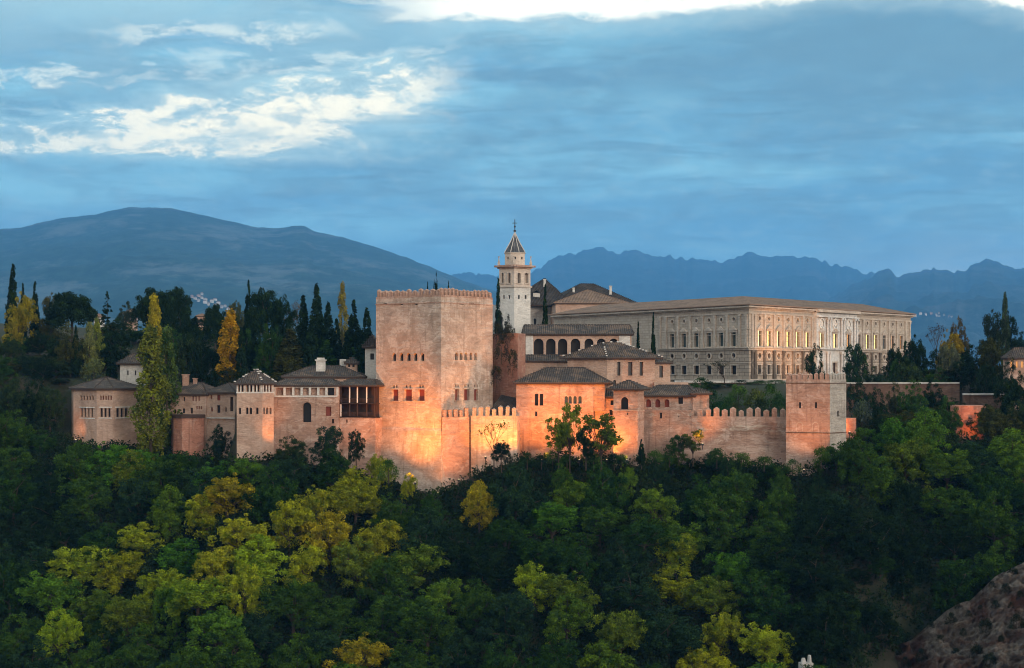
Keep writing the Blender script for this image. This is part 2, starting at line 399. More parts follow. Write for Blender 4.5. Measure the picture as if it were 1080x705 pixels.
profL = [(-700, 330), (-400, 300), (-200, 268), (-60, 250), (0, 242), (22, 240), (40, 235), (70, 229), (100, 226), (120, 221), (137, 218.5), (180, 219.5), (215, 227), (250, 235), (272, 240), (300, 240), (312, 238), (320, 238), (332, 244), (360, 250), (400, 262), (430, 272), (460, 284), (490, 297), (520, 306), (560, 322), (640, 345), (760, 375)]
profR = [(300, 330), (420, 300), (470, 290), (500, 288), (530, 291), (556, 291), (575, 278), (590, 270), (606, 266), (618, 264), (628, 262), (637, 262), (646, 266), (658, 265), (670, 264), (682, 268), (694, 272), (706, 270), (722, 271), (742, 275), (765, 276), (778, 272), (787, 267), (794, 265.5), (800, 270), (812, 272), (826, 270), (838, 269), (855, 272), (872, 276), (900, 284), (930, 291), (980, 296), (1080, 300), (1400, 310)]
profN = [(760, 372), (830, 345), (880, 312), (903, 298), (918, 293), (929, 284), (936, 284), (946, 290), (958, 289), (972, 285), (984, 283), (996, 285), (1012, 285), (1024, 280), (1036, 274), (1044, 272.5), (1054, 277), (1068, 281), (1080, 283), (1150, 272), (1300, 290), (1700, 330)]
mL = mountain('hills', profL, 4500, 15000, 18000, -700, 760, 420, 90, M['mount'], 170, 3.3)
mR = mountain('mountain_range', profR, 15500, 26000, 29000, 300, 1400, 420, 50, M['mount_far'], 800, 8.1, jag=4.5)
mN = mountain('foothills', profN, 8000, 19500, 23000, 760, 1700, 340, 60, M['mount_far'], 520, 5.7, jag=3.5)

# haze: one even body of pale air round everything
hb = MB(); hb.prism([(-21500, -2600), (21500, -2600), (21500, 33000), (-21500, 33000)], 10, 2200, True, True)
hm = bpy.data.materials.new('haze'); hm.use_nodes = True; hm.node_tree.nodes.clear(); t = NT(hm.node_tree)
pv = t.new('ShaderNodeVolumePrincipled'); pv.inputs['Color'].default_value = (.13, .46, 1.0, 1); pv.inputs['Density'].default_value = 5.4e-5; pv.inputs['Anisotropy'].default_value = 0.0
om = t.new('ShaderNodeOutputMaterial'); t.l.new(pv.outputs[0], om.inputs['Volume'])
hz = hb.obj('haze', hm); hz['kind'] = 'stuff'; hz['label'] = 'thin blue evening haze between the fortress and the mountains'; hz['category'] = 'haze'

# ------------------------------------------------------------------ building helpers
def outline(op):
    u0, u1, v0, v1, sh = op[:5]
    if sh == 'arch':
        w = (u1 - u0) / 2; h = min(w, (v1 - v0) * .6); c = (u0 + u1) / 2; s = v1 - h
        return [(u0, v0), (u1, v0)] + [(c + w * math.cos(k * math.pi / 8), s + h * math.sin(k * math.pi / 8)) for k in range(9)]
    if sh == 'round':
        c = (u0 + u1) / 2; d = (v0 + v1) / 2
        return [(c + (u1-u0)/2 * math.cos(k * math.pi / 8), d + (v1-v0)/2 * math.sin(k * math.pi / 8)) for k in range(16)]
    return [(u0, v0), (u1, v0), (u1, v1), (u0, v1)]
class Face:
    """one upright wall face from p0 (left, seen from outside) to p1"""
    def __init__(s, p0, p1, z0, z1):
        s.p0, s.p1, s.z0, s.z1 = Vector(p0[:2]), Vector(p1[:2]), z0, z1
        s.L = (s.p1 - s.p0).length; s.d = (s.p1 - s.p0) / s.L; s.n = Vector((s.d.y, -s.d.x)); s.ops = []
    def pt(s, u, v, out=0.0):
        q = s.p0 + s.d * u + s.n * out; return (q.x, q.y, v)
    def u(s, px):
        tt = (px - CX) / F; return (tt * s.p0.y - s.p0.x) / (s.d.x - tt * s.d.y)
    def z(s, px, py):
        q = s.p0 + s.d * s.u(px); return Z(py, q.y)
    def win(s, px0, py0, px1, py1, shape='rect', mt='dark', name='window', dep=.5, frame=None):
        u0, u1 = s.u(px0), s.u(px1); c = (px0 + px1) / 2
        za, zb = s.z(c, py1), s.z(c, py0)
        s.ops.append((min(u0, u1), max(u0, u1), za, zb, shape, mt, name, dep, frame))
    def winu(s, uc, w, za, zb, shape='rect', mt='dark', name='window', dep=.5, frame=None):
        s.ops.append((uc - w/2, uc + w/2, za, zb, shape, mt, name, dep, frame))
    def build(s, mb, mi=0, extra_u=(), split=None):
        us = sorted({0.0, s.L, *[o[0] for o in s.ops], *[o[1] for o in s.ops]})
        vs = sorted({s.z0, s.z1, *[o[2] for o in s.ops], *[o[3] for o in s.ops]})
        us = [k for k in us if -1e-6 <= k <= s.L + 1e-6]; vs = [k for k in vs if s.z0 - 1e-6 <= k <= s.z1 + 1e-6]
        for i in range(len(us) - 1):
            for j in range(len(vs) - 1):
                a, b2, c, d = us[i], us[i+1], vs[j], vs[j+1]
                if b2 - a < 1e-5 or d - c < 1e-5: continue
                cu, cv = (a + b2) / 2, (c + d) / 2
                if any(o[0] < cu < o[1] and o[2] < cv < o[3] for o in s.ops): continue
                mb.face((s.pt(a, c), s.pt(b2, c), s.pt(b2, d), s.pt(a, d)), [(a, c), (b2, c), (b2, d), (a, d)], mi)
        for o in s.ops:
            pts = outline(o); dep = o[7]; n = len(pts)
            for k in range(n):
                p, q = pts[k], pts[(k + 1) % n]
                if abs(p[0]-q[0]) + abs(p[1]-q[1]) < 1e-6: continue
                mb.face((s.pt(*p), s.pt(*q), s.pt(*q, -dep), s.pt(*p, -dep)), [p, q, q, p], mi)
            u0, u1, v0, v1, sh = o[:5]
            def fan(cn, arc):
                for k in range(len(arc) - 1):
                    if abs(arc[k][0]-arc[k+1][0]) + abs(arc[k][1]-arc[k+1][1]) < 1e-6: continue
                    mb.face((s.pt(*cn), s.pt(*arc[k]), s.pt(*arc[k+1])), [cn, arc[k], arc[k+1]], mi)
            if sh == 'arch':
                arc = pts[2:]; fan((u1, v1), arc[:5]); fan((u0, v1), arc[4:])
            elif sh == 'round':
                fan((u1, v1), pts[0:5]); fan((u0, v1), pts[4:9]); fan((u0, v0), pts[8:13]); fan((u1, v0), pts[12:] + pts[:1])
    def panes(s, parent):
        for o in s.ops:
            u0, u1, v0, v1, sh, mt, name, dep, frame = o
            if mt is None: continue
            pm = MB(); pts = outline(o)
            pm.face([s.pt(*p, -dep) for p in pts])
            if frame:
                fm = MB(); w = u1 - u0; k = frame.get('w', .28); pr = frame.get('out', .14)
                def slab(a, b2, c, d, o0, o1):
                    q = [(a, c), (b2, c), (b2, d), (a, d)]
                    fr = [s.pt(*p, o1) for p in q]; bk = [s.pt(*p, o0) for p in q]
                    fm.face(fr)
                    for kk in range(4): fm.face((bk[kk], bk[(kk+1) % 4], fr[(kk+1) % 4], fr[kk]))
                if frame.get('jamb', True):
                    slab(u0 - k, u0, v0, v1, -.01, pr); slab(u1, u1 + k, v0, v1, -.01, pr)
                if frame.get('lintel', True): slab(u0 - k * 1.4, u1 + k * 1.4, v1, v1 + k * 1.3, -.01, pr + .1)
                if frame.get('sill', True): slab(u0 - k * 1.4, u1 + k * 1.4, v0 - k, v0, -.01, pr + .15)
                if frame.get('mullion'):
                    c = (u0 + u1) / 2; slab(c - .12, c + .12, v0, v1, -dep + .02, -.08)
                if frame.get('pediment'):
                    h = frame['pediment']; a, b2, c = u0 - k * 2, u1 + k * 2, v1 + k * 1.3
                    q = [(a, c), (b2, c), ((a + b2) / 2, c + h)]
                    fr = [s.pt(*p, pr + .35) for p in q]; bk = [s.pt(*p, -.01) for p in q]
                    fm.face(fr)
                    for kk in range(3): fm.face((bk[kk], bk[(kk+1) % 3], fr[(kk+1) % 3], fr[kk]))
                if frame.get('ring'):
                    c, dd = (u0 + u1) / 2, (v0 + v1) / 2; ra, rb = (u1 - u0) / 2, (u1 - u0) / 2 * 1.55
                    for kk in range(16):
                        a0, a1 = kk * math.pi / 8, (kk + 1) * math.pi / 8
                        q = [(c + ra * math.cos(a0), dd + ra * math.sin(a0)), (c + rb * math.cos(a0), dd + rb * math.sin(a0)), (c + rb * math.cos(a1), dd + rb * math.sin(a1)), (c + ra * math.cos(a1), dd + ra * math.sin(a1))]
                        fm.face([s.pt(*p, .16) for p in q])
                        fm.face((s.pt(*q[1], -.01), s.pt(*q[2], -.01), s.pt(*q[2], .16), s.pt(*q[1], .16)))
                        fm.face((s.pt(*q[3], -.01), s.pt(*q[0], -.01), s.pt(*q[0], .16), s.pt(*q[3], .16)))
                wf = fm.obj(name, frame.get('mat', M['trim']), parent); pm.obj('pane', M[mt], wf)
            else:
                pm.obj(name, M[mt], parent)
def faces(poly, z0, z1, g=True):
    if g: z0 = min(z0, min(gz(p[0], p[1]) for p in poly) - 1)
    return [Face(poly[k], poly[(k + 1) % len(poly)], z0, z1) for k in range(len(poly))]
def shell(fs, name, m, parent, top=True, extra=None):
    mb = MB()
    for f in fs: f.build(mb)
    if top: mb.face([(*f.p0, f.z1) for f in fs])
    if extra: extra(mb)
    w = mb.obj(name, m, parent)
    for f in fs: f.panes(parent)
    return w
def grow(poly, d):
    n = len(poly); out = []
    for k in range(n):
        a, b2, c = Vector(poly[k-1][:2]), Vector(poly[k][:2]), Vector(poly[(k+1) % n][:2])
        d1 = (b2 - a).normalized(); d2 = (c - b2).normalized()
        n1 = Vector((d1.y, -d1.x)); n2 = Vector((d2.y, -d2.x))
        m_ = (n1 + n2); m_ /= max(.2, m_.dot(n1)); out.append(b2 + m_ * d)
    return out
def rface(mb, pts):
    a, b2 = Vector(pts[0]), Vector(pts[1]); e_ = (b2 - a).normalized()
    nrm = e_.cross(Vector(pts[2]) - a).normalized(); up = nrm.cross(e_)
    sh = random.random() * 7
    mb.face(pts, [((Vector(p) - a).dot(e_) + sh, (Vector(p) - a).dot(up) + sh) for p in pts])
def roof(parent, poly, ze, zr, over=.8, m='tile', k=1.0, ridge=None, t_=.22, apex=None, caps=0.0, lab=None):
    """hipped roof on four corners (p0-p1 the front), or a pyramid/cone when apex is given"""
    ex = grow(poly, over); mb = MB(); hips = []
    E = [(*p, ze) for p in ex]; n = len(E)
    if apex is not None:
        A = (apex[0], apex[1], zr)
        for i in range(n): rface(mb, (E[i], E[(i+1) % n], A)); hips.append((E[i], A))
    else:
        p = [Vector(q) for q in ex]; lw, ld = (p[1] - p[0]).length, (p[2] - p[1]).length
        if lw >= ld:
            a, b2 = (p[3] + p[0]) / 2, (p[1] + p[2]) / 2; dd = (b2 - a).normalized(); ins = min(ld / 2 * k, lw * .49)
            r0, r1 = a + dd * ins, b2 - dd * ins; r0 = (*r0, zr); r1 = (*r1, zr)
            rface(mb, (E[0], E[1], r1, r0)); rface(mb, (E[1], E[2], r1)); rface(mb, (E[2], E[3], r0, r1)); rface(mb, (E[3], E[0], r0))
            hips += [(E[0], r0), (E[1], r1), (E[2], r1), (E[3], r0), (r0, r1)]
        else:
            a, b2 = (p[0] + p[1]) / 2, (p[2] + p[3]) / 2; dd = (b2 - a).normalized(); ins = min(lw / 2 * k, ld * .49)
            r0, r1 = a + dd * ins, b2 - dd * ins; r0 = (*r0, zr); r1 = (*r1, zr)
            rface(mb, (E[0], E[1], r0)); rface(mb, (E[1], E[2], r1, r0)); rface(mb, (E[2], E[3], r1)); rface(mb, (E[3], E[0], r0, r1))
            hips += [(E[0], r0), (E[1], r0), (E[2], r1), (E[3], r1), (r0, r1)]
    for i in range(n):
        q, w_ = E[i], E[(i+1) % n]; mb.face(((q[0], q[1], ze - t_), (w_[0], w_[1], ze - t_), w_, q))
    ro = mb.obj('roof', M[m], parent)
    em = MB(); em.face([(q[0], q[1], ze - t_ - .01) for q in reversed(E)])
    e2 = grow(poly, over * .93)
    for i in range(n):
        q, w_ = e2[i], e2[(i+1) % n]; em.face(((*q, ze - t_ - .28), (*w_, ze - t_ - .28), (*w_, ze - t_ - .012), (*q, ze - t_ - .012)))
    em.face([(*q, ze - t_ - .28) for q in reversed(e2)])
    em.obj('eaves', M['eave'], ro)
    rt = MB()
    for a, b2 in hips:
        a, b2 = Vector(a), Vector(b2); L = (b2 - a).length; ns = max(2, int(L / .8)); ang = math.atan2(b2.y - a.y, b2.x - a.x)
        for i in range(ns):
            c = a.lerp(b2, (i + .5) / ns); dark = random.random() > caps
            if dark: rt.box((c.x, c.y, c.z - .04), L / ns * .8, .3, .16, ang, mi=0)
            else: rt.box((c.x, c.y, c.z - .02), L / ns * .55, .36, .30, ang, mi=1)
    rt.obj('ridge_tile_row', [M[m], M['mortar']], ro)
    return ro
MER = {}
def merlons(parent, p0, p1, z, pitch, w, th, h, cap, m, inset=0.0, skip=(), mi=None):
    key = (w, th, h, cap, m)
    if key not in MER:
        mb = MB(); mb.box((0, 0, 0), w, th, h)
        top = [(-w/2-.04, -th/2-.04, h+.001), (w/2+.04, -th/2-.04, h+.001), (w/2+.04, th/2+.04, h+.001), (-w/2-.04, th/2+.04, h+.001)]
        for k in range(4): mb.face((top[k], top[(k+1) % 4], (0, 0, h + cap)))
        me_o = mb.obj('merlon', M[m]); MER[key] = me_o.data; bpy.data.objects.remove(me_o)
    p0, p1 = Vector(p0[:2]), Vector(p1[:2]); L = (p1 - p0).length; d = (p1 - p0) / L; n = Vector((d.y, -d.x))
    cnt = max(1, round(L / pitch)); ang = math.atan2(d.y, d.x)
    for i in range(cnt):
        if i in skip: continue
        c = p0 + d * (L * (i + .5) / cnt) - n * (th / 2 + inset)
        o = bpy.data.objects.new('merlon', MER[key]); COL.objects.link(o); o.parent = parent
        L0 = WL[parent]; o.location = (c.x - L0[0], c.y - L0[1], z - .02 - L0[2])
        o.rotation_euler = (random.uniform(-.03, .03), random.uniform(-.045, .045), ang + random.uniform(-.05, .05))
        o.scale = (random.uniform(.84, 1.08), 1, random.uniform(.70, 1.06))
AL = R(38); dA = Vector((math.cos(AL), -math.sin(AL))); dB = Vector((math.sin(AL), math.cos(AL)))
def dirv(deg): return Vector((math.cos(R(deg)), math.sin(R(deg))))
def quad(p0, p1, depth):
    """footprint behind the front edge p0-p1"""
    d = (p1 - p0).normalized(); n = Vector((-d.y, d.x)); return [p0, p1, p1 + n * depth, p0 + n * depth]
def corner(c, dl, dr, pxl, pxr):
    """footprint with near corner c; left wall runs back along dl to column pxl, right wall along dr to pxr: [left, near, right, back]"""
    l, r = along(c, dl, pxl), along(c, dr, pxr); return [l, c, r, l + (r - c)]
#PART2
# ------------------------------------------------------------------ the great square tower
c0 = P(465, 390.0)
base = corner(c0, -dA, dB, 396.6, 519.6)
zt = Z(313, 390)
tw = thing('fortress_tower', 'huge square battlemented tower of pale earth, lit orange from below', 'tower', (*c0, Z(512, 390)))
zm = Z(452, 390)
fs = faces(base, zm, zt)
FL, FR = fs[0], fs[1]
for a, b2 in ((413.6, 417.7), (421.3, 425.4), (428.8, 433), (436, 440.2), (443.3, 447.4)): FL.win(a, 372.6, b2, 380.8, 'arch', dep=.8)
for a, b2 in ((479.9, 483), (484.9, 488), (489.9, 493), (495.3, 498.3), (500.3, 503.3)): FR.win(a, 372.2, b2, 380, 'arch', dep=.8)
thinf = dict(w=.22, out=.06, mat=M['earth_pale'])
for a, b2 in ((413.4, 420.2), (426.5, 434.5), (440.8, 447.9)):
    FL.win(a, 411, b2, 423, mt='shutter', dep=.7, frame=thinf)
    for q in (.28, .72):
        cc = a + (b2 - a) * q; FL.win(cc - .9, 406, cc + .9, 409.2, 'arch', dep=.5)
for a, b2 in ((479.9, 484), (489.4, 494.9), (499.9, 504.2)):
    FR.win(a, 410.8, b2, 422.6, mt='shutter', dep=.7, frame=thinf)
    for q in (.2, .8):
        cc = a + (b2 - a) * q; FR.win(cc - .65, 405.6, cc + .65, 408.8, 'arch', dep=.5)
for a in (404.5, 421.5, 437): FL.win(a, 320, a + 3.5, 321.8, dep=.5)
for a in (484, 494.8): FR.win(a, 319.6, a + 5, 321.4, dep=.6)
def ex(mb):
    foot = grow(base, 1.6); mid = grow(base, .25)
    mb.frustum(foot, Z(530, 390), mid, zm - .6); mb.frustum(mid, zm - .6, base, zm)
shell(fs, 'wall', M['earth_pale'], tw, extra=ex)
cm = MB(); g1 = grow(base, .14); cm.prism(g1, Z(319.5, 390), Z(318.6, 390), True, True); cm.obj('string_course', M['earth'], tw)
pm = MB()
inn = grow(base, -1.3)
for k in range(4):
    q = [base[k], base[(k+1) % 4], inn[(k+1) % 4], inn[k]]; pm.prism(q, zt + .003, zt + .45)
pm.obj('parapet', M['earth'], tw)
for k, (pt_, w_, th_) in enumerate(((1.98, 1.1, .8), (1.45, .82, .8), (1.98, 1.1, .8), (1.45, .82, .8))):
    merlons(tw, base[k], base[(k+1) % 4], zt + .45, pt_, w_, th_, 1.55, .45, 'earth', .05)

# low battlemented walls against the tower's right flank
def wall_thing(name, lab, pts, ztop, zb, thick, m, mer=None, cat='wall', par='wall'):
    """wall along plan points pts (left to right seen from the front)"""
    w = thing(name, lab, cat, (*pts[0], zb)); mb = MB()
    nn = []
    for k, p in enumerate(pts):
        d = ((pts[min(k+1, len(pts)-1)] - pts[max(0, k-1)])).normalized(); nn.append(Vector((-d.y, d.x)))
    poly = list(pts) + [p + n * thick for p, n in reversed(list(zip(pts, nn)))]
    fs_ = faces(poly, zb, ztop)
    return w, fs_, mb
pa, pb_, pc, pd = P(466.5, 389.2), P(495, 392.5), P(496.5, 394.5), P(545.5, 391.2)
w1 = thing('bastion_wall', 'dim narrow battlemented wall at the foot of the huge tower, left of the yellow-lit wall', 'wall', (*pa, Z(500, 390)))
q1 = [pa, pb_, pb_ + Vector((-2.0, 9)), pa + Vector((-1.5, 9))]
f1 = faces(q1, Z(516, 390), Z(440, 390)); shell(f1, 'wall', M['earth'], w1)
merlons(w1, pa, pb_, Z(440, 390), 1.6, .95, .7, 2.0, .5, 'earth', .02)
w2 = thing('bastion_wall', 'battlemented wall glowing bright yellow under floodlight, between the huge tower and the palace wings', 'wall', (*pc, Z(490, 391)))
q2 = [pc, pd, pd + Vector((1, 9)), pc + Vector((-1, 9))]
f2 = faces(q2, Z(506, 391), Z(439, 391)); shell(f2, 'wall', M['earth_pale'], w2)
merlons(w2, pc, pd, Z(439, 391), 1.62, .95, .7, 2.1, .45, 'earth_pale', .02)
# ruinous brown wall behind, between the tower and the palace wings
pe, pf_ = P(517, 412), P(546, 404)
w3 = thing('ruined_wall', 'rough dark brown wall rising between the huge tower and the palace wings', 'wall', (*pe, Z(440, 408)))
f3 = faces([pe, pf_, pf_ + Vector((2, 7)), pe + Vector((2, 7))], Z(452, 408), Z(352, 408)); 
shell(f3, 'wall', M['earth_red'], w3)
sh_ = MB(); g0, g1_ = P(517, 405), P(544.5, 399.5); 
sh_q = quad(g0, g1_, 6)
w3b = thing('lean_to', 'small steep grey lean-to roof over the bright yellow wall', 'shed', (*g0, Z(440, 400)))
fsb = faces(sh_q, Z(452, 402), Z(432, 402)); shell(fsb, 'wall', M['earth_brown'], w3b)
rb = MB(); ze, zr = Z(434, 400), Z(411, 406); e4 = grow(sh_q, .3)
rface(rb, ((*e4[0], ze), (*e4[1], ze), (*e4[2], zr), (*e4[3], zr)))
rb.face(((*e4[1], ze), (*e4[2], ze), (*e4[2], zr))); rb.face(((*e4[3], ze), (*e4[0], ze), (*e4[3], zr))); rb.face(((*e4[2], ze), (*e4[3], ze), (*e4[3], zr), (*e4[2], zr)))
rb.obj('roof', M['tile'], w3b)

# ------------------------------------------------------------------ palace wings right of the great tower
def b_thing(lab, loc, name='palace_wing', cat='palace'): return thing(name, lab, cat, loc)
# wing above the yellow wall, with the long low dark roof
dW = dirv(-9)
p0 = P(544.5, 398); p1 = along(p0, dW, 626)
B3 = b_thing('broad earthen wing with a long low dark roof and one twin window', (*p0, Z(485, 395)))
q = quad(p0, p1, 13); fs = faces(q, Z(496, 395), Z(404.4, 395)); A = fs[0]
A.win(563.8, 415.7, 567.6, 428, 'rect', dep=.6); A.win(569.1, 415.7, 572.9, 428, 'rect', dep=.6)
A.win(564.2, 434.3, 566.8, 439.2)
for a in (595.3, 599.4, 604.6, 609.9): A.win(a, 418, a + 3.6, 426, 'arch', mt='greyglass', dep=.5)
A.win(606.5, 429, 612, 434, 'arch', mt='dark', dep=.3)
shell(fs, 'wall', M['earth'], B3)
ra = [p0, along(p0, dW, 640.5)]; rq = quad(ra[0], ra[1], 13)
mb = MB(); mb.prism([p1 + Vector((.0, .6)), ra[1] + Vector((-.6, .7)), rq[2] + Vector((-.6, -.6)), q[2] + Vector((0, -.6))], Z(434, 394), Z(404.6, 394)); mb.obj('wall', M['earth'], B3)
roof(B3, rq, Z(403.5, 395), Z(387.6, 402), .8, k=1.0)
# two-storey wing with hipped roof and tall windows
c0 = P(640.3, 402)
q = corner(c0, -dirv(-30), dirv(16), 598.5, 691)
B5 = b_thing('tall peach-walled wing with hipped roof and three tall dark windows above the smaller roofs', (*c0, Z(420, 402)))
fs = faces(q, Z(440, 402), Z(378, 402)); A = fs[1]
for a, b2 in ((651, 654.3), (662.5, 667), (674.5, 678.3)): A.win(a, 382, b2, 396.5, dep=.6, frame=dict(w=.2, out=.05, mat=M['plaster_peach']))
A.win(646.6, 401, 649.8, 407, 'arch')
shell(fs, 'wall', M['plaster_peach'], B5)
roof(B5, q, Z(377, 402), Z(361.5, 410), .85, k=.8, caps=.45)
c1 = P(690, 407); q = quad(c1, along(c1, dirv(12), 707), 9)
B5b = b_thing('narrow peach annex with one tall window, right end of the tall hipped-roof wing', (*c1, Z(410, 407)), 'palace_annex')
fs = faces(q, Z(425, 407), Z(383, 407)); fs[0].win(695.4, 386, 699.2, 398.5, dep=.5); shell(fs, 'wall', M['plaster_peach'], B5b)
roof(B5b, q, Z(382, 407), Z(378.5, 411), .6, k=.8)
q = quad(P(690, 403.5), P(726, 403.2), 12)
B5c = b_thing('low plain peach terrace wall running right from the tall hipped-roof wing', (*q[0], Z(415, 403)), 'terrace_wall', 'wall')
shell(faces(q, Z(425, 403), Z(403.5, 403)), 'wall', M['plaster_peach'], B5c)
# arcade
p0, p1 = P(553, 424), P(666, 424); q = quad(p0, p1, 10)
B6 = b_thing('long upper gallery with a row of dark round arches and a low grey roof', (*p0, Z(380, 424)), 'arcaded_gallery', 'gallery')
fs = faces(q, Z(395, 424), Z(353, 424)); A = fs[0]
for a, b2 in ((563, 573.3), (576, 586), (588.5, 598.3), (602, 612), (616.5, 626), (629.5, 639), (642.5, 652)):
    A.win(a, 357.3, b2, 374.5, 'arch', dep=2.2)
shell(fs, 'wall', M['plaster_peach'], B6)
fm = MB(); fm.prism(quad(P(554.5, 423.8), P(562.3, 423.8), .2), Z(376, 424), Z(354, 424)); fm.prism(quad(P(653, 423.8), P(664.5, 423.8), .2), Z(376, 424), Z(354, 424)); fm.obj('white_panel', M['plaster'], B6)
em = MB()
zg = Z(343, 429)
g = grow(q, .02)
em.face(((*q[1], Z(353, 424)), (*q[2], Z(353, 424)), (*((q[1] + q[2]) / 2), zg))); em.face(((*q[3], Z(353, 424)), (*q[0], Z(353, 424)), (*((q[3] + q[0]) / 2), zg))); em.obj('gable', M['plaster'], B6)
roof(B6, q, Z(352, 424), Z(342.6, 429), .7, k=.12)
p0, p1 = P(537, 418), P(598, 418); q = quad(p0, p1, 8)
B6b = b_thing('peach lower storey with a lean dark roof below the arched gallery, one square window', (*p0, Z(400, 418)), 'palace_annex')
fs = faces(q, Z(412, 418), Z(381, 418)); fs[0].win(539.5, 384.4, 545.6, 394.6, mt='shutter', frame=thinf); shell(fs, 'wall', M['plaster_peach'], B6b)
roof(B6b, q, Z(380.4, 418), Z(374.3, 422), .5, k=.6)
q = quad(P(537.5, 427), P(553, 427), 6)
B6c = b_thing('plain peach block at the left end of the arched gallery', (*q[0], Z(380, 427)), 'palace_annex')
shell(faces(q, Z(395, 427), Z(355.5, 427)), 'wall', M['plaster_peach'], B6c)

# wing with the small pavilion roof, the arches and the bastion under it
zw = Z(475, 388)
pA = P(624, 396.5); q = quad(pA, along(pA, dirv(-8), 648.5), 10)
B4a = b_thing('low dark-roofed wing with four tiny windows, left of the small pavilion roof', (*pA, Z(480, 394)))
fs = faces(q, Z(496, 394), Z(419.5, 394)); A = fs[0]
A.win(628.6, 422.5, 632, 427.5); A.win(644, 422.5, 647.4, 427.5); A.win(620+.5+4.2, 433.6, 627, 439); A.win(642.8, 432.6, 646.2, 437.8)
shell(fs, 'wall', M['earth'], B4a)
roof(B4a, q, Z(418.5, 394), Z(407, 399), .6, k=.9)
c0 = P(672.5, 386.5); q = corner(c0, -dirv(-14), dB, 647, 679)
B4 = b_thing('square bastion with a small pyramid roof, one dark arched window, orange-lit foot', (*c0, Z(485, 387)), 'bastion_tower', 'tower')
fs = faces(q, Z(499, 386.5), Z(411, 386.5)); A = fs[0]
A.win(654.6, 419, 662.6, 432, 'arch', dep=1.0)
A.win(661.3, 435.5, 662.6, 438)
shell(fs, 'wall', M['earth'], B4)
lm = MB(); lg = grow(q, .18); lm.prism(lg, Z(433.6, 386.5), Z(432.8, 386.5), True, True); lm.obj('ledge', M['earth_pale'], B4)
cq = sum((Vector(k) for k in q), Vector((0, 0))) / 4
roof(B4, q, Z(410, 386.5), Z(400.5, 390), 1.0, apex=cq)
# right wing with red arches
p0 = P(676, 397.5); d4 = dirv(-24); p1 = along(p0, d4, 731.5); q = quad(p0, p1, 9)
B4b = b_thing('low wing with three reddish arched windows standing on the fortress wall', (*p0, Z(440, 392)))
zb_ = Z(452, 391); zt_ = Z(419, 393)
fs = faces(q, zb_, zt_); A = fs[0]
for a, b2 in ((681, 686.6), (690.6, 696.3), (700.5, 706)): A.win(a, 421.3, b2, 429.6, 'arch', mt='shutter', dep=.5)
A.win(715, 419.4, 720.3, 426.2)
shell(fs, 'wall', M['earth'], B4b)
roof(B4b, q, Z(417, 393), Z(406.3, 397), .8, k=.7)
c0 = P(730.5, 391.5); q = quad(c0, along(c0, dirv(6), 748), 8)
B4c = b_thing('small plain end block with a flat-pitched roof where the battlements begin', (*c0, Z(440, 386)), 'palace_annex')
shell(faces(q, Z(446, 390), Z(415.8, 390)), 'wall', M['earth'], B4c)
roof(B4c, q, Z(414.6, 390), Z(409.5, 393), .7, k=.7)
# main wall to the right tower
p0 = P(677, 394.5); p1 = along(p0, dirv(-24), 731); p2 = along(p1, dirv(-15), 830)
w, _, _ = wall_thing('fortress_wall', 'long reddish fortress wall with a row of battlements, running to the right-hand tower', [p0, p1, p2], 0, Z(495, 385), 2, 'earth')
fa = Face(p0, p1, Z(502, 390), Z(433, 390)); 
fa.win(695.6, 435.5, 698.2, 441.5); fa.win(715, 438, 716.2, 440); fa.win(727, 438, 728.2, 440)
fb = Face(p1, p2, Z(505, 384), Z(440, 384))
mb = MB(); fa.build(mb); fb.build(mb)
n1, n2 = Vector((-fa.d.y, fa.d.x)), Vector((-fb.d.y, fb.d.x))
mb.face([(*p0, fa.z1), (*p1, fa.z1), (*(p1 + n1 * 2), fa.z1), (*(p0 + n1 * 2), fa.z1)])
mb.face([(*p1, fb.z1), (*p2, fb.z1), (*(p2 + n2 * 2), fb.z1), (*(p1 + n2 * 2), fb.z1)])
mb.face([(*(p1 + n2 * 2), fb.z0), (*(p2 + n2 * 2), fb.z0), (*(p2 + n2 * 2), fb.z1), (*(p1 + n2 * 2), fb.z1)])
mb.face([(*p1, fb.z1), (*(p1 + n1 * 2), fb.z1), (*(p1 + n1 * 2), fa.z1), (*p1, fa.z1)])
mb.obj('wall', M['earth'], w); fa.panes(w)
sm = MB()   # broad band of pale render left on the wall
random.seed(5)
for (a, b2, y0, y1) in ((757, 800, 449, 456), (768, 815, 447, 452.5), (800, 827, 452, 457), (735, 751, 451, 455), (683, 693, 434.5, 441), (713, 718, 434.5, 440), (724, 731, 434.5, 440)):
    f_ = fa if b2 <= 731 else fb; ua, ub = f_.u(a), f_.u(b2); za, zb2 = f_.z((a+b2)/2, y1), f_.z((a+b2)/2, y0)
    n = 14; o_ = .012 + .006 * random.random()
    top = [f_.pt(ua + (ub-ua)*i/n, zb2 - (zb2-za) * (.1 + .35 * random.random() + .35 * abs(2*i/n-1)**2), o_) for i in range(n+1)]
    bot = [f_.pt(ua + (ub-ua)*i/n, za + (zb2-za) * (.1 + .3 * random.random() + .2 * abs(2*i/n-1)**2), o_) for i in range(n+1)]
    for i in range(n): sm.face((bot[i], bot[i+1], top[i+1], top[i]))
sm.obj('render_patch', M['earth_pale'], w)
merlons(w, p1 + (p2 - p1) * .03, p2, Z(440, 384), 2.05, 1.35, .75, 1.75, .5, 'earth', .02)
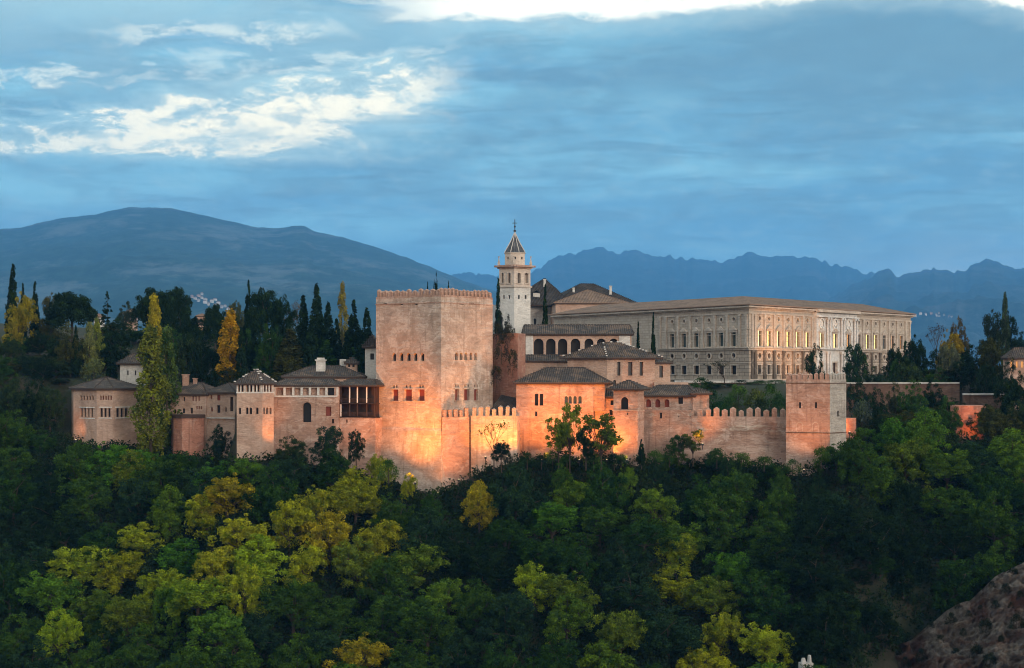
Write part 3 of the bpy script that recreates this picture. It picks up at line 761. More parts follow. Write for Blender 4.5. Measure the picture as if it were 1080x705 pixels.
# right tower
c0 = P(875.3, 374); q = corner(c0, -dirv(-20), dirv(50), 829, 892.5)
TR = thing('fortress_tower', 'square reddish tower with a pale grey right side at the right end of the battlements', 'tower', (*c0, Z(480, 374)))
fs = faces(q, Z(500, 374), Z(400.5, 374)); A, Bf = fs[0], fs[1]
A.win(842.6, 424.5, 844.8, 430.8); A.win(859.4, 424.5, 861.6, 430.8); Bf.win(882.6, 433.5, 885.2, 439.5, 'arch')
mb = MB(); A.build(mb); fs[2].build(mb); fs[3].build(mb); mb.face([(*f.p0, f.z1) for f in fs]); mb.obj('wall', M['earth'], TR)
mb = MB(); Bf.build(mb); mb.obj('side_wall', M['earth_grey'], TR)
for f in fs: f.panes(TR)
am = MB()   # blind arches of pale brick low on the face
for a, b2 in ((839.5, 847), (856.5, 863.5)):
    ua, ub = A.u(a), A.u(b2); za, zb2 = A.z(843, 455), A.z(843, 445); c = (ua+ub)/2; w_ = (ub-ua)/2
    for k in range(8):
        a0, a1 = k * math.pi / 8, (k + 1) * math.pi / 8; s_ = zb2 - w_
        am.face([A.pt(c + r * math.cos(t_), s_ + r * math.sin(t_), .05) for r, t_ in ((w_ * .7, a0), (w_, a0), (w_, a1), (w_ * .7, a1))])
    for sx in (-1, 1):
        aa, bb = sorted((c + sx * w_, c + sx * w_ * .7)); am.face([A.pt(aa, za, .05), A.pt(bb, za, .05), A.pt(bb, s_, .05), A.pt(aa, s_, .05)])
am.obj('blind_arch', M['earth_pale'], TR)
cmm = MB(); cmm.prism(grow(q, .12), Z(457.4, 374), Z(456.6, 374), True, True); cmm.prism(grow(q, .12), Z(404.8, 374), Z(404, 374), True, True); cmm.obj('string_course', M['earth_brown'], TR)
for k, (mm) in enumerate(('earth', 'earth_grey', 'earth', 'earth')):
    merlons(TR, q[k], q[(k+1) % 4], Z(400.5, 374), 1.25, .85, .6, 1.35, .5, mm, .02)
# low wall right of it
p0, p1 = P(881, 384), P(903, 390)
wr = thing('bastion_wall', 'short low wall with an orange-lit face, tucked right of the right-hand tower', 'wall', (*p0, Z(465, 386)))
shell(faces(quad(p0, p1, 3), Z(475, 386), Z(441.5, 386)), 'wall', M['earth_red'], wr)
# long dark garden wall at right
p0, p1 = P(889, 436), P(1012, 436)
wg = thing('garden_wall', 'long dark brown terrace wall with a pale coping below the stone palace trees', 'wall', (*p0, Z(430, 436)))
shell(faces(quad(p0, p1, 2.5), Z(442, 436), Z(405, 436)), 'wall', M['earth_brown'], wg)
mb = MB(); mb.prism(quad(P(889, 435.7), P(1012, 435.7), 3.1), Z(404.9, 436), Z(403.4, 436), True, True); mb.obj('coping', M['stone_grey'], wg)
p0, p1 = P(1016, 421), P(1066, 419)
wg = thing('garden_wall', 'short dark wall with pale coping above the round orange-lit bastion', 'wall', (*p0, Z(430, 421)))
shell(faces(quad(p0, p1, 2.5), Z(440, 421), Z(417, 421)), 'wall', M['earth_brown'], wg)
mb = MB(); mb.prism(quad(P(1016, 420.7), P(1066, 418.7), 3.1), Z(416.9, 421), Z(415.2, 421), True, True); mb.obj('coping', M['stone_grey'], wg)
# round bastion
cc = P(1021, 404); rad = 4.3
poly = [(cc.x + rad * math.cos(k * math.pi / 12), cc.y + rad * math.sin(k * math.pi / 12)) for k in range(24)]
rbst = thing('round_bastion', 'round red brick bastion glowing orange among the trees at far right', 'bastion', (*cc, Z(465, 404)))
mb = MB(); mb.prism(poly, Z(478, 400), Z(428, 400)); mb.obj('wall', M['earth_red'], rbst, smooth=False)
# terraces under the stone palace
for nm, lab, pxs, Y, y0, y1, mm in (('terrace_wall', 'dark retaining wall under the left front of the stone palace', (727, 800), 448, 404, 424, 'earth_brown'),
                                    ('terrace_wall', 'grey terrace wall at the foot of the stone palace corner', (712, 842), 461, 401.5, 420, 'stone_grey'),):
    p0, p1 = P(pxs[0], Y), P(pxs[1], Y); wt = thing(nm, lab, 'wall', (*p0, Z(y1, Y)))
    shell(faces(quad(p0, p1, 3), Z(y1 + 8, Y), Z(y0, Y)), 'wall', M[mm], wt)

# ------------------------------------------------------------------ the church
c0 = P(542.3, 570); q = corner(c0, -dA, dirv(40), 526.5, 559.5)
CT = thing('church_tower', 'slender pale belfry tower with slate spire and cross, behind the huge tower', 'tower', (*c0, Z(345, 570)))
z1, z2, z3 = Z(303, 570), Z(283, 570), Z(281, 570)
low = faces(q, Z(350, 570), z1)
for f_, xx in ((low[0], (530.3, 536)), (low[1], (546.5, 553.5))):
    for a in xx: f_.win(a, 311.5, a + 1.9, 315.5)
shell(low, 'wall', M['plaster'], CT, top=False)
mb = MB(); mb.prism(grow(q, .38), z1, z1 + .6, True, True); mb.obj('string_course', M['trim'], CT)
bel = faces(q, z1 + .6, z2, g=False)
for f_, xx in ((bel[0], ((528.6, 531.2), (535.5, 538.5))), (bel[1], ((545.8, 549), (553.6, 557)))):
    for a, b2 in xx: f_.win(a, 288, b2, 299, 'arch', name='belfry_opening', dep=1.2, frame=dict(w=.3, out=.12, mat=M['trim'], lintel=False))
for f_ in bel[2:]:
    for fr in (.3, .7): f_.winu(f_.L * fr, 1.25, Z(299, 570), Z(288, 570), 'arch', name='belfry_opening', dep=1.2)
shell(bel, 'belfry', M['cream'], CT)
mb = MB(); mb.prism(grow(q, .44), z2 + .003, z2 + .5, True, True); mb.prism(grow(q, 1.15), z2 + .51, z2 + 1.2, True, True); mb.obj('cornice', M['earth'], CT)
cq = sum((Vector(k) for k in q), Vector((0, 0))) / 4
oct_ = [Vector((cq.x + 3.85 * math.cos(R(22.5 + 45 * k)), cq.y + 3.85 * math.sin(R(22.5 + 45 * k)))) for k in range(8)]
dr = faces(oct_, z2 + 1.205, Z(267.5, 572.5), g=False)
for f_ in dr: f_.winu(f_.L / 2, .9, Z(274.2, 572.5), Z(271, 572.5), 'round', name='oculus', dep=.4)
shell(dr, 'drum', M['cream'], CT)
mb = MB(); mb.prism(grow(oct_, .25), Z(267.4, 572.5), Z(266.6, 572.5), True, True); mb.obj('cornice', M['trim'], CT)
mb = MB(); zs, za = Z(266.5, 572.5), Z(244.8, 572.5); og = grow(oct_, .1)
for k in range(8):
    a, b2 = og[k], og[(k+1) % 8]; ma, mb2 = cq + (a - cq) * .42, cq + (b2 - cq) * .42; zmm = zs + (za - zs) * .52
    rface(mb, ((*a, zs), (*b2, zs), (*mb2, zmm), (*ma, zmm))); rface(mb, ((*ma, zmm), (*mb2, zmm), (cq.x, cq.y, za)))
mb.obj('spire', M['slate'], CT)
rb_ = MB()
for k in range(8):
    a = og[k]; ma = cq + (a - cq) * .42; zmm = zs + (za - zs) * .52
    for (u0, zz0, u1, zz1) in ((a, zs, ma, zmm), (ma, zmm, cq, za)):
        for i in range(10):
            c = u0.lerp(u1, (i + .5) / 10); rb_.box((c.x, c.y, zz0 + (zz1 - zz0) * (i + .5) / 10 - .28), .2, .2, .75)
rb_.obj('spire_rib', M['mortar'], CT)
mb = MB(); mb.box((cq.x, cq.y, za - .6), .28, .28, 5.2); 
for zz, s_ in ((za + .25, .95), (za + 1.8, .62)): mb.box((cq.x, cq.y, zz), s_, s_, .5)
mb.box((cq.x, cq.y, za + 3.2), 1.7, .2, .22); mb.obj('cross', M['metal'], CT)
for k in range(4):
    c = cq + (Vector(q[k]) - cq) * 1.02; mb = MB(); mb.box((c.x, c.y, z2 + 1.205), .9, .9, 1.25); mb.box((c.x, c.y, z2 + 2.46), .62, .62, 1.6, taper=.25); mb.box((c.x, c.y, z2 + 4.0), .38, .38, .45, R(45)); mb.obj('pinnacle', M['trim'], CT)
# nave
p0, p1 = P(528, 598), P(668, 612); q = quad(p0, p1, 30)
CN = thing('church', 'grey stone church with a long dark brown hipped roof beside the belfry', 'church', (*p0, Z(350, 600)))
fs = faces(q, Z(362, 600), Z(321, 600)); A = fs[0]
for a in (547, 555, 563): A.win(a, 336, a + 2.6, 344, 'arch')
shell(fs, 'wall', M['stone_grey'], CN)
qa = quad(P(541.5, 597), P(602, 601), 30)
roof(CN, qa, Z(321.5, 598), Z(293.8, 614), 1.0, m='tile_brown', apex=P(574.5, 613))
qb = quad(P(588, 603), P(672, 611), 26)
roof(CN, qb, Z(320, 606), Z(299.5, 620), .8, m='tile_brown', k=1.0)
mb = MB(); dm = P(565.8, 603.5)
mb.box((dm.x, dm.y, Z(316, 603)), 2.6, 3.4, 2.4); mb.obj('dormer', M['plaster'], CN)
mb = MB(); v0, v1, vm, vb = P(560.5, 601), P(571, 601), P(565.8, 601), P(566.5, 609)
a_, b_, c_, d_ = (*v0, Z(309.8, 603)), (*v1, Z(309.8, 603)), (*vm, Z(306.8, 603)), (*vb, Z(306.8, 603))
rface(mb, (a_, c_, d_)); rface(mb, (c_, b_, d_)); mb.obj('dormer_roof', M['tile_brown'], CN)
for px_, y0, y1, Y, w_ in ((574.5, 303, 295.5, 608, .9), (605, 309, 304.5, 612, .8), (644, 311, 302.5, 612, .9)):
    c = P(px_, Y); mb = MB(); mb.box((*c, Z(y0, Y)), w_, w_, Z(y1, Y) - Z(y0, Y)); mb.box((*c, Z(y1, Y) + .003), w_ * 1.35, w_ * 1.35, .3); mb.obj('chimney', M['plaster'], CN)
# lighter hipped chapel roof in front
p0, p1 = P(586, 586), P(661, 588); q = quad(p0, p1, 20)
CC = thing('chapel', 'low chapel with a tan pyramid-shaped roof in front of the dark church roof', 'church', (*p0, Z(340, 587)))
shell(faces(q, Z(350, 587), Z(320.2, 587)), 'wall', M['plaster_peach'], CC)
roof(CC, q, Z(319.5, 587), Z(306, 597), .8, m='tile_tan', k=3.4)

# ------------------------------------------------------------------ the great stone palace
C = P(790, 466); pr = P(960.5, 545); dl = (P(645, 522) - C).normalized(); pl_ = along(C, dl, 584)
q = [pl_, C, pr, pl_ + (pr - C)]
CV = thing('stone_palace', 'vast tan stone palace with rows of windows, the upper right ones glowing yellow', 'palace', (*C, Z(405, 466)))
zc, zl, zb = Z(321.5, 466), Z(366.2, 466), Z(404, 466)
LFu, LFl = Face(q[0], q[1], zl, zc), Face(q[0], q[1], zb - 3, zl)
RFu, RFl = Face(q[1], q[2], zl, zc), Face(q[1], q[2], zb - 3, zl)
sc = 466 / F
def zz(py): return Z(py, 466)
FW = dict(w=.42, out=.22, pediment=1.3, mat=M['trim'])
FS = dict(w=.3, out=.1, mat=M['trim'])
FRg = dict(jamb=False, lintel=False, sill=False, ring=True, mat=M['trim'])
def ucen(Fc, px): return Fc.u(px)
lcols = [709.2, 721.7, 734.7, 747.9, 760.9, 774.0]
for i, px_ in enumerate(lcols):
    u = ucen(LFu, px_); LFu.winu(u, 2.1, zz(366) + .25, zz(350.2), mt='greyglass', dep=.7, frame=FW)
    LFu.winu(u, 1.15, zz(338.4), zz(334.2), 'round', name='oculus', dep=.6, frame=FRg)
    LFl.winu(u, 2.3, zz(395.2), zz(385.6), dep=.6, frame=FS)
    LFl.winu(u, 1.5, zz(377.8), zz(372.4), 'round', name='oculus', dep=.6, frame=FRg)
rbays = [801.0, 810.9, 820.9, 831.1, 841.2, 851.2]; rbays2 = [905.6, 914.5, 923.4, 932.4, 941.3, 950.2]
cen = [866.3, 880.6, 894.6]
litmap = {0: 'lit', 1: 'lit', 2: 'lit', 3: 'lit', 4: 'lit', 5: 'lit', 6: 'litdim', 7: 'lit', 8: 'lit', 9: 'greyglass', 10: 'litdim', 11: 'litdim'}
for i, px_ in enumerate(rbays + rbays2):
    u = ucen(RFu, px_); w_ = 2.0
    # tall windows: in most a glowing pane covers the left half of a dark one
    RFu.winu(u - .08, w_, zz(365.8) + .25, zz(348.8), mt=None, dep=.34)
    RFu.ops[-1] = RFu.ops[-1][:5] + ('lit2:' + litmap[i], 'window', .34, FW)
    RFu.winu(u, 1.3, zz(337.6), zz(333.2), 'round', name='oculus', dep=.5, frame=FRg)
    if i < 12:
        RFl.winu(u, 1.75, zz(395.0), zz(385.2), dep=.6, frame=FS)
        RFl.winu(u, 1.7, zz(378.2), zz(372.4), 'round', name='oculus', dep=.6, frame=FRg)
def palace_panes(f_, parent):
    ops = f_.ops; f_.ops = [o for o in ops if not str(o[5]).startswith('lit2')]; f_.panes(parent); lit = [o for o in ops if str(o[5]).startswith('lit2')]
    for o in lit:
        u0, u1, v0, v1 = o[:4]; mid = u0 + (u1 - u0) * .52
        f_.ops = [o[:5] + ('dark', o[6], .34) + o[8:]]; f_.panes(parent)
        wf = [k for k in parent.children if k.name.startswith('window')][-1]
        lm = MB(); lm.face([f_.pt(*p, -.16) for p in ((u0, v0), (mid, v0), (mid, v1), (u0, v1))]); lm.obj('glowing_pane', M[o[5][5:]], wf)
        bm_ = MB()
        for bx in (mid, ):
            pts = [(bx, v0), (bx + .14, v0), (bx + .14, v1), (bx, v1)]; bm_.face([f_.pt(*p, -.10) for p in pts]); 
        for bz in (v0 + (v1 - v0) * .35, v0 + (v1 - v0) * .68):
            pts = [(u0, bz), (mid, bz), (mid, bz + .1), (u0, bz + .1)]; bm_.face([f_.pt(*p, -.12) for p in pts])
        bm_.obj('glazing_bar', M['wood'], wf)
    f_.ops = ops
bu = MB(); LFu.build(bu); RFu.build(bu)
bk = [Face(q[2], q[3], zb - 3, zc), Face(q[3], q[0], zb - 3, zc)]
for f_ in bk: f_.build(bu)
bu.face([(*p, zc) for p in q]); bu.obj('upper_wall', M['ashlar'], CV)
bl = MB(); LFl.build(bl); RFl.build(bl); bl.obj('lower_wall', M['rustic'], CV)
palace_panes(LFu, CV); palace_panes(LFl, CV); palace_panes(RFu, CV); palace_panes(RFl, CV)
def band(parent, Fc, u0, u1, za, zb2, o0, o1, mm, name):
    mb = MB(); A0, A1, B0, B1 = Fc.pt(u0, za, -.05), Fc.pt(u1, za, -.05), Fc.pt(u0, za, o1), Fc.pt(u1, za, o1)
    mb.prism([B0[:2], B1[:2], A1[:2], A0[:2]], za, zb2, True, True); return mb.obj(name, mm, parent)
uL0 = LFu.u(694)
def palace_bands():
    for Fc, ua, ub in ((LFu, uL0, LFu.L + .5), (RFu, -.5, RFu.L + .3)):
        band(CV, Fc, ua, ub, zz(367.2), zz(366.2), 0, .75, M['trim'], 'ledge'); band(CV, Fc, ua, ub, zz(369.4), zz(367.25), 0, .3, M['trim'], 'ledge')
        band(CV, Fc, ua, ub, zz(331.0), zz(329.6), 0, .35, M['trim'], 'string_course')
        band(CV, Fc, ua, ub, zz(347.2), zz(346.6), 0, .12, M['trim'], 'string_course')
        band(CV, Fc, ua, ub, zz(352.8), zz(352.3), 0, .08, M['trim'], 'string_course')
        band(CV, Fc, ua, ub, zz(383.2), zz(382.5), 0, .15, M['trim'], 'string_course')
        band(CV, Fc, ua, ub, zz(401.2), zz(400.0), 0, .5, M['trim'], 'plinth')
    for Fc, ua in ((LFu, -.2), (RFu, -.8)):
        band(CV, Fc, ua, Fc.L + .8, zz(325.6), zz(324.4), 0, .5, M['trim'], 'cornice'); band(CV, Fc, ua, Fc.L + 1.3, zz(324.3), zz(322.6), 0, 1.2, M['trim'], 'cornice')
palace_bands()
def pil(Fc, u, w_, za, zb2, out, mm, name='pilaster'):
    mb = MB()
    for (ww, a_, b_, oo) in ((w_, za, zb2, out), (w_ * 1.35, zb2 - .7, zb2 - .01, out + .12), (w_ * 1.45, za + .01, za + 1.3, out + .14)):
        A0, A1, B0, B1 = Fc.pt(u - ww/2, 0, -.04), Fc.pt(u + ww/2, 0, -.04), Fc.pt(u - ww/2, 0, oo), Fc.pt(u + ww/2, 0, oo)
        mb.prism([B0[:2], B1[:2], A1[:2], A0[:2]], a_, b_, True, True)
    mb.obj(name, mm, CV)
up_z = (zz(366.15), zz(331.05)); lo_z = (zz(399.9), zz(369.45))
lc = [696.5] + [(a + b2) / 2 for a, b2 in zip(lcols, lcols[1:])] + [780.5, 787.5]
lc.insert(1, 702.8)
for px_ in lc: pil(LFu, LFu.u(px_), .85, *up_z, .35, M['trim'])
ra_ = [793.0, 796.0] + [(a + b2) / 2 for a, b2 in zip(rbays, rbays[1:])] + [856.0]
rb2 = [901.0] + [(a + b2) / 2 for a, b2 in zip(rbays2, rbays2[1:])] + [954.6, 959.0]
for px_ in ra_ + rb2:
    pil(RFu, RFu.u(px_), .8, *up_z, .38, M['trim']); pil(RFl, RFl.u(px_), 1.0, *lo_z, .4, M['rustic'])
# projecting marble centre
ua, ub = RFu.u(857.6), RFu.u(900); zt2 = zz(322.4)
cp = [RFu.pt(ua, 0, 1.2)[:2], RFu.pt(ub, 0, 1.2)[:2], RFu.pt(ub, 0, .02)[:2], RFu.pt(ua, 0, .02)[:2]]
mf = faces([Vector(k) for k in cp], zb - 3, zz(325.7)); A = mf[0]
for i, px_ in enumerate(cen):
    u = A.u(px_); A.winu(u, 2.3, zz(365.8) + .25, zz(349.5), mt=None, dep=.34); A.ops[-1] = A.ops[-1][:5] + ('lit2:' + ('lit', 'lit', 'litdim')[i], 'window', .34, FW)
    A.winu(u, 2.6 if i == 1 else 1.9, zb + .2, zz(382), 'rect', name='door', mt='wood', dep=.6, frame=FS)
mb = MB()
for f_ in mf: f_.build(mb)
mb.face([(*f.p0, f.z1) for f in mf]); mb.obj('centre_wall', M['marble'], CV); palace_panes(A, CV)
for px_ in (859, 872.8, 887.6, 901.5):
    for du in (-.75, .75):
        if 0 < A.u(px_) + du < A.L:
            for za_, zb_2 in (up_z, lo_z):
                mb = MB(); cc2 = A.pt(A.u(px_) + du, 0, .45); ns = 10
                ring = [(cc2[0] + .38 * math.cos(k * 2 * math.pi / ns), cc2[1] + .38 * math.sin(k * 2 * math.pi / ns)) for k in range(ns)]
                mb.prism(ring, za_, zb_2 - .01); mb.box((*cc2[:2], zb_2 - .7), 1.0, 1.0, .68, math.atan2(A.d.y, A.d.x)); mb.box((*cc2[:2], za_ + .01), 1.05, 1.05, .8, math.atan2(A.d.y, A.d.x)); mb.obj('column', M['marble'], CV)
band(CV, A, -.3, A.L + .3, zz(367.2), zz(366.2), 0, 1.1, M['marble'], 'ledge'); band(CV, A, -.2, A.L + .2, zz(331), zz(329.4), 0, .95, M['marble'], 'string_course'); band(CV, A, -.3, A.L + .3, zz(325.6), zz(322.5), 0, 1.3, M['trim'], 'cornice')
for px_ in cen:
    u = A.u(px_); zc_ = zz(338); mb = MB(); r_ = 1.55
    for k in range(20):
        a0, a1 = k * math.pi / 10, (k + 1) * math.pi / 10
        mb.face([A.pt(u + rr * math.cos(t_), zc_ + rr * 1.15 * math.sin(t_), .28) for rr, t_ in ((r_ * .74, a0), (r_, a0), (r_, a1), (r_ * .74, a1))])
        mb.face([A.pt(u + r_ * math.cos(a0), zc_ + r_ * 1.15 * math.sin(a0), 0), A.pt(u + r_ * math.cos(a1), zc_ + r_ * 1.15 * math.sin(a1), 0), A.pt(u + r_ * math.cos(a1), zc_ + r_ * 1.15 * math.sin(a1), .28), A.pt(u + r_ * math.cos(a0), zc_ + r_ * 1.15 * math.sin(a0), .28)])
    for dx_, dz_ in ((0, .3), (-.45, -.3), (.4, -.35), (.1, -.75)): 
        cc2 = A.pt(u + dx_, 0, .12); mb.box((*cc2[:2], zc_ + dz_), .45, .3, .75, taper=.5)
    mb.obj('medallion', M['chalk'], CV)
    pd_ = MB(); 
# roof
rq = [q[0], q[1], q[2], q[3]]
ex_ = grow(q, 1.5); zi = zz(313.2); mb = MB(); inn = grow(q, -13)
for k in range(4):
    a, b2, c, d_ = (*ex_[k], zc + .15), (*ex_[(k+1) % 4], zc + .15), (*inn[(k+1) % 4], zi + 1.2), (*inn[k], zi + 1.2); rface(mb, (a, b2, c, d_))
    e_ = (*ex_[k], zc - .12), (*ex_[(k+1) % 4], zc - .12); mb.face((e_[0], e_[1], b2, a))
mb.face([(*p, zi + 1.2) for p in inn]); mb.face([(*p, zc - .12) for p in reversed(ex_)])
mb.obj('roof', M['tile_tan'], CV)
# plain service wall joining the palace and church
# ------------------------------------------------------------------ left of the great tower
# house wall with the pale loggia strip
p0 = P(288, 402); dG = dirv(-5); p1 = along(p0, dG, 357.5); q = quad(p0, p1, 8)
G1 = b_thing('long wing with a pale row of small loggia openings above one tall dark arch', (*p0, Z(485, 400)), 'gallery_wing')
fs = faces(q, Z(505, 400), Z(406.8, 400)); A = fs[0]
for a, b2 in ((292.4, 298.8), (301.5, 308.3), (310.4, 317.2), (319.4, 325.8), (328.3, 334.4), (337.1, 343.5), (345.3, 352.6)):
    A.win(a, 409.3, b2, 417.2, 'rect', mt='earth' if a < 340 else 'dark', dep=.9, name='loggia_opening')
A.win(319.2, 424.5, 328.3, 445.6, 'arch', dep=1.0); A.win(343.5, 429, 349.4, 439, mt='shutter', dep=.6); A.win(349.9, 442, 352.2, 446.8)
shell(fs, 'wall', M['earth'], G1)
lm = MB(); us_ = [A.u(k) for k in (289.5, 300.2, 309.3, 318.3, 327, 335.8, 344.4, 356)]
for k in us_: 
    cc2 = A.pt(k, 0, .06); lm.box((*cc2[:2], Z(417.4, 400)), .55, .3, Z(408.2, 400) - Z(417.4, 400), math.atan2(A.d.y, A.d.x))
for za_, zb_2 in ((Z(419.2, 400), Z(417.5, 400)), (Z(409.1, 400), Z(407.8, 400))):
    a0, a1 = A.pt(us_[0], 0, .14), A.pt(us_[-1], 0, .14); lm.prism(quad(Vector(a0[:2]), Vector(a1[:2]), .4), za_, zb_2, True, True)
lm.obj('loggia_frame', M['plaster'], G1)
roof(G1, quad(p0, p1, 7), Z(406, 400), Z(399.6, 403), .6, k=.7)
p0, p1 = P(300, 411), P(383, 411); q = quad(p0, p1, 11)
G2 = b_thing('hall with a broad dark hipped roof rising behind the pale loggia strip', (*p0, Z(420, 411)), 'gallery_wing')
shell(faces(q, Z(440, 411), Z(397.5, 411)), 'wall', M['plaster_peach'], G2)
roof(G2, q, Z(397, 411), Z(386, 417), .8, k=1.1)
mb = MB(); c = P(338.4, 413.5); mb.box((*c, Z(392, 413)), 2.3, 1.6, Z(380.8, 413) - Z(392, 413)); mb.box((*c, Z(380.8, 413) + .003), 2.8, 2.1, .35); mb.box((*c, Z(380.8, 413) + .36), 1.9, 1.2, .45); mb.obj('chimney', M['plaster'], G2)
c = P(371, 416.5); qq = [c + Vector((-1.4, -1.2)), c + Vector((1.4, -1.2)), c + Vector((1.4, 1.2)), c + Vector((-1.4, 1.2))]
tf = faces(qq, Z(393, 415), Z(383, 415), g=False); tf[0].winu(.85, .6, Z(387.4, 415), Z(384.3, 415)); tf[0].winu(1.95, .6, Z(387.4, 415), Z(384.3, 415))
G3 = b_thing('tiny roof lantern with two small windows and a pyramid cap, beside the white chimney', (*c, Z(393, 415)), 'roof_lantern', 'lantern')
shell(tf, 'wall', M['plaster_peach'], G3); roof(G3, qq, Z(382.6, 415), Z(376.6, 416.5), .5, apex=c)
c = P(361.5, 418); mb = MB(); mb.prism([c + Vector((-.8, 0)), c + Vector((.8, 0)), c + Vector((.8, 1)), c + Vector((-.8, 1))], Z(388, 418), Z(379, 418)); mb.obj('chimney', M['plaster'], G2)
# dark timber galleries
p0, p1 = P(357, 401.5), P(396, 398); q = quad(p0, p1, 8)
G4 = b_thing('dark two-storey timber gallery with slim pale posts tucked against the huge tower', (*p0, Z(440, 400)), 'timber_gallery', 'gallery')
fs = faces(q, Z(505, 400), Z(440.5, 400)); fs[0].win(364.5, 442.8, 366.6, 446); shell(fs, 'wall', M['earth'], G4)
mb = MB(); mb.prism(quad(p0 + Vector((.3, 2.6)), p1 + Vector((-.2, 2.6)), 4), Z(440.4, 400), Z(406, 400)); mb.obj('back_wall', M['wood'], G4)
Ag = Face(p0, p1, Z(440, 400), Z(406, 400))
for zz_ in (440.3, 425.6): 
    mb = MB(); mb.prism(quad(p0, p1, 2.7), Z(zz_ + .9, 400) , Z(zz_, 400) , True, True); mb.obj('floor', M['wood'], G4)
for za_, zb_2 in ((439.5, 426.5), (425, 406.8)):
    for px_ in (359, 368.2, 376.4, 386.2, 394.5):
        mb = MB(); cc2 = Ag.pt(Ag.u(px_), 0, -.3); wht = px_ in (368.2, 376.4, 386.2) and za_ < 430 or px_ == 359+0 and za_ > 430
        mb.box((*cc2[:2], Z(za_, 400)), .3, .3, Z(zb_2, 400) - Z(za_, 400)); mb.obj('post', M['post'] if wht else M['wood'], G4)
    mb = MB(); rl = Z(za_ - 4.2, 400); mb.prism(quad(p0 + Vector((0, .2)), p1 + Vector((0, .2)), .12), rl, rl + .12, True, True)
    nb = 34
    for k in range(nb): cc2 = Ag.pt(Ag.L * (k + .5) / nb, 0, -.28); mb.box((*cc2[:2], Z(za_, 400)), .09, .09, 1.0)
    mb.obj('railing', M['wood'], G4)
roof(G4, quad(p0, p1, 6), Z(406, 400), Z(400, 403), .7, k=.6)
q = quad(P(385, 414), P(399, 414), 7)
G5 = b_thing('small pale house with a dark roof peeping out left of the huge tower', (*q[0], Z(375, 414)), 'small_house', 'house')
fs = faces(q, Z(440, 414), Z(366, 414)); fs[0].win(390.5, 373, 394.5, 379.5); shell(fs, 'wall', M['plaster'], G5); roof(G5, q, Z(365.5, 414), Z(354, 418), .8, k=.2)

# small turret with the pale loggia
C1 = P(276.8, 394.5); d1, d2 = dirv(-7), dirv(42)
l = along(C1, -d1, 249.7); r = along(C1, d2, 288.7); bkk = r + (l - C1) * .85 + d2 * .8
hexp = [l, C1, r, r + Vector((-.6, 3.2)), l + Vector((2.6, 6.8)), l + Vector((-.2, 3.6))]
T2 = thing('turret', 'smooth pink turret with a pale open loggia and pyramid roof, one side lit orange', 'tower', (*C1, Z(478, 395)))
fs = faces(hexp, Z(500, 395), Z(404.8, 395)); A, B2 = fs[0], fs[1]
for a, b2 in ((251.2, 253.3), (254.4, 256.6), (260.2, 262.5), (263.7, 266), (268, 270.2), (271.4, 273.5)): A.win(a, 406.5, b2, 413.4, 'rect', dep=.9)
for a, b2 in ((278.3, 280.2), (281.2, 283.2), (284.2, 286.2)): B2.win(a, 406.5, b2, 413.4, 'rect', dep=.9)
for a, b2 in ((251.6, 254.2), (259.2, 262), (263, 265.8), (269.8, 272.6)): A.win(a, 430, b2, 437, 'arch', dep=.6)
for a, b2 in ((277.8, 279.4), (280.8, 283), (284.4, 286.4)): B2.win(a, 430, b2, 437, 'arch', dep=.6)
shell(fs, 'wall', M['plaster_peach'], T2)
lb = MB()
for F_, es in ((A, (249.9, 253.85, 258.4, 263.1, 267, 270.8, 275.5)), (B2, (277.4, 280.7, 283.7, 287.6))):
    for px_ in es: cc2 = F_.pt(min(F_.L - .15, max(.15, F_.u(px_))), 0, .03); lb.box((*cc2[:2], Z(413.6, 395)), .32, .14, Z(406, 395) - Z(413.6, 395), math.atan2(F_.d.y, F_.d.x))
lb.prism(grow(hexp, .1), Z(415, 395), Z(413.7, 395), True, True); lb.prism(grow(hexp, .08), Z(406.1, 395), Z(405.2, 395), True, True)
lb.obj('loggia_frame', M['plaster'], T2)
cq = sum((Vector(k) for k in hexp), Vector((0, 0))) / 6
roof(T2, hexp, Z(404, 395), Z(389.5, 397), .75, apex=cq, caps=.6)

# far left palace: faceted front
Y0 = 424
pts = [P(75.5, 433), P(77.5, 427), P(102, 420), P(119.5, 419), P(150, 425), P(153, 436), P(95, 446)]
LP = thing('faceted_palace', 'faceted pale pink palace at far left with two rows of small dark windows', 'palace', (*pts[2], Z(465, 422)))
fs = faces(pts, Z(490, 422), Z(410, 422))
F1, F2, F3 = fs[1], fs[2], fs[3]
for k in range(5): F1.win(84.6 + k * 3, 417.3, 86.7 + k * 3, 422, 'arch', dep=.5)
for k in range(5): F2.win(105.3 + k * 2.7, 417.3, 107.1 + k * 2.7, 422, 'arch', mt='shutter', dep=.5)
for k in range(4): F1.win(84.6 + k * 3.6, 430.8, 87.1 + k * 3.6, 440, 'rect', dep=.6)
for k in range(3): F2.win(105.4 + k * 4.1, 430.8, 108.3 + k * 4.1, 440, 'rect', dep=.6)
for k in range(3): F3.win(122.8 + k * 4.5, 430.8, 125.8 + k * 4.5, 440, 'rect', dep=.6)
shell(fs, 'wall', M['plaster_peach'], LP)
mb = MB()
for F_, a, b2 in ((F1, 83.5, 100), (F2, 104.3, 118), (F3, 121.5, 136.5)):
    for y0 in (429.2,): band_pts = [F_.pt(F_.u(a), 0, .12)[:2], F_.pt(F_.u(b2), 0, .12)[:2], F_.pt(F_.u(b2), 0, -.05)[:2], F_.pt(F_.u(a), 0, -.05)[:2]]; mb.prism(band_pts, F_.z(a, y0 + 1), F_.z(a, y0), True, True); mb.prism(band_pts, F_.z(a, 441.6), F_.z(a, 440.7), True, True)
mb.obj('string_course', M['plaster'], LP)
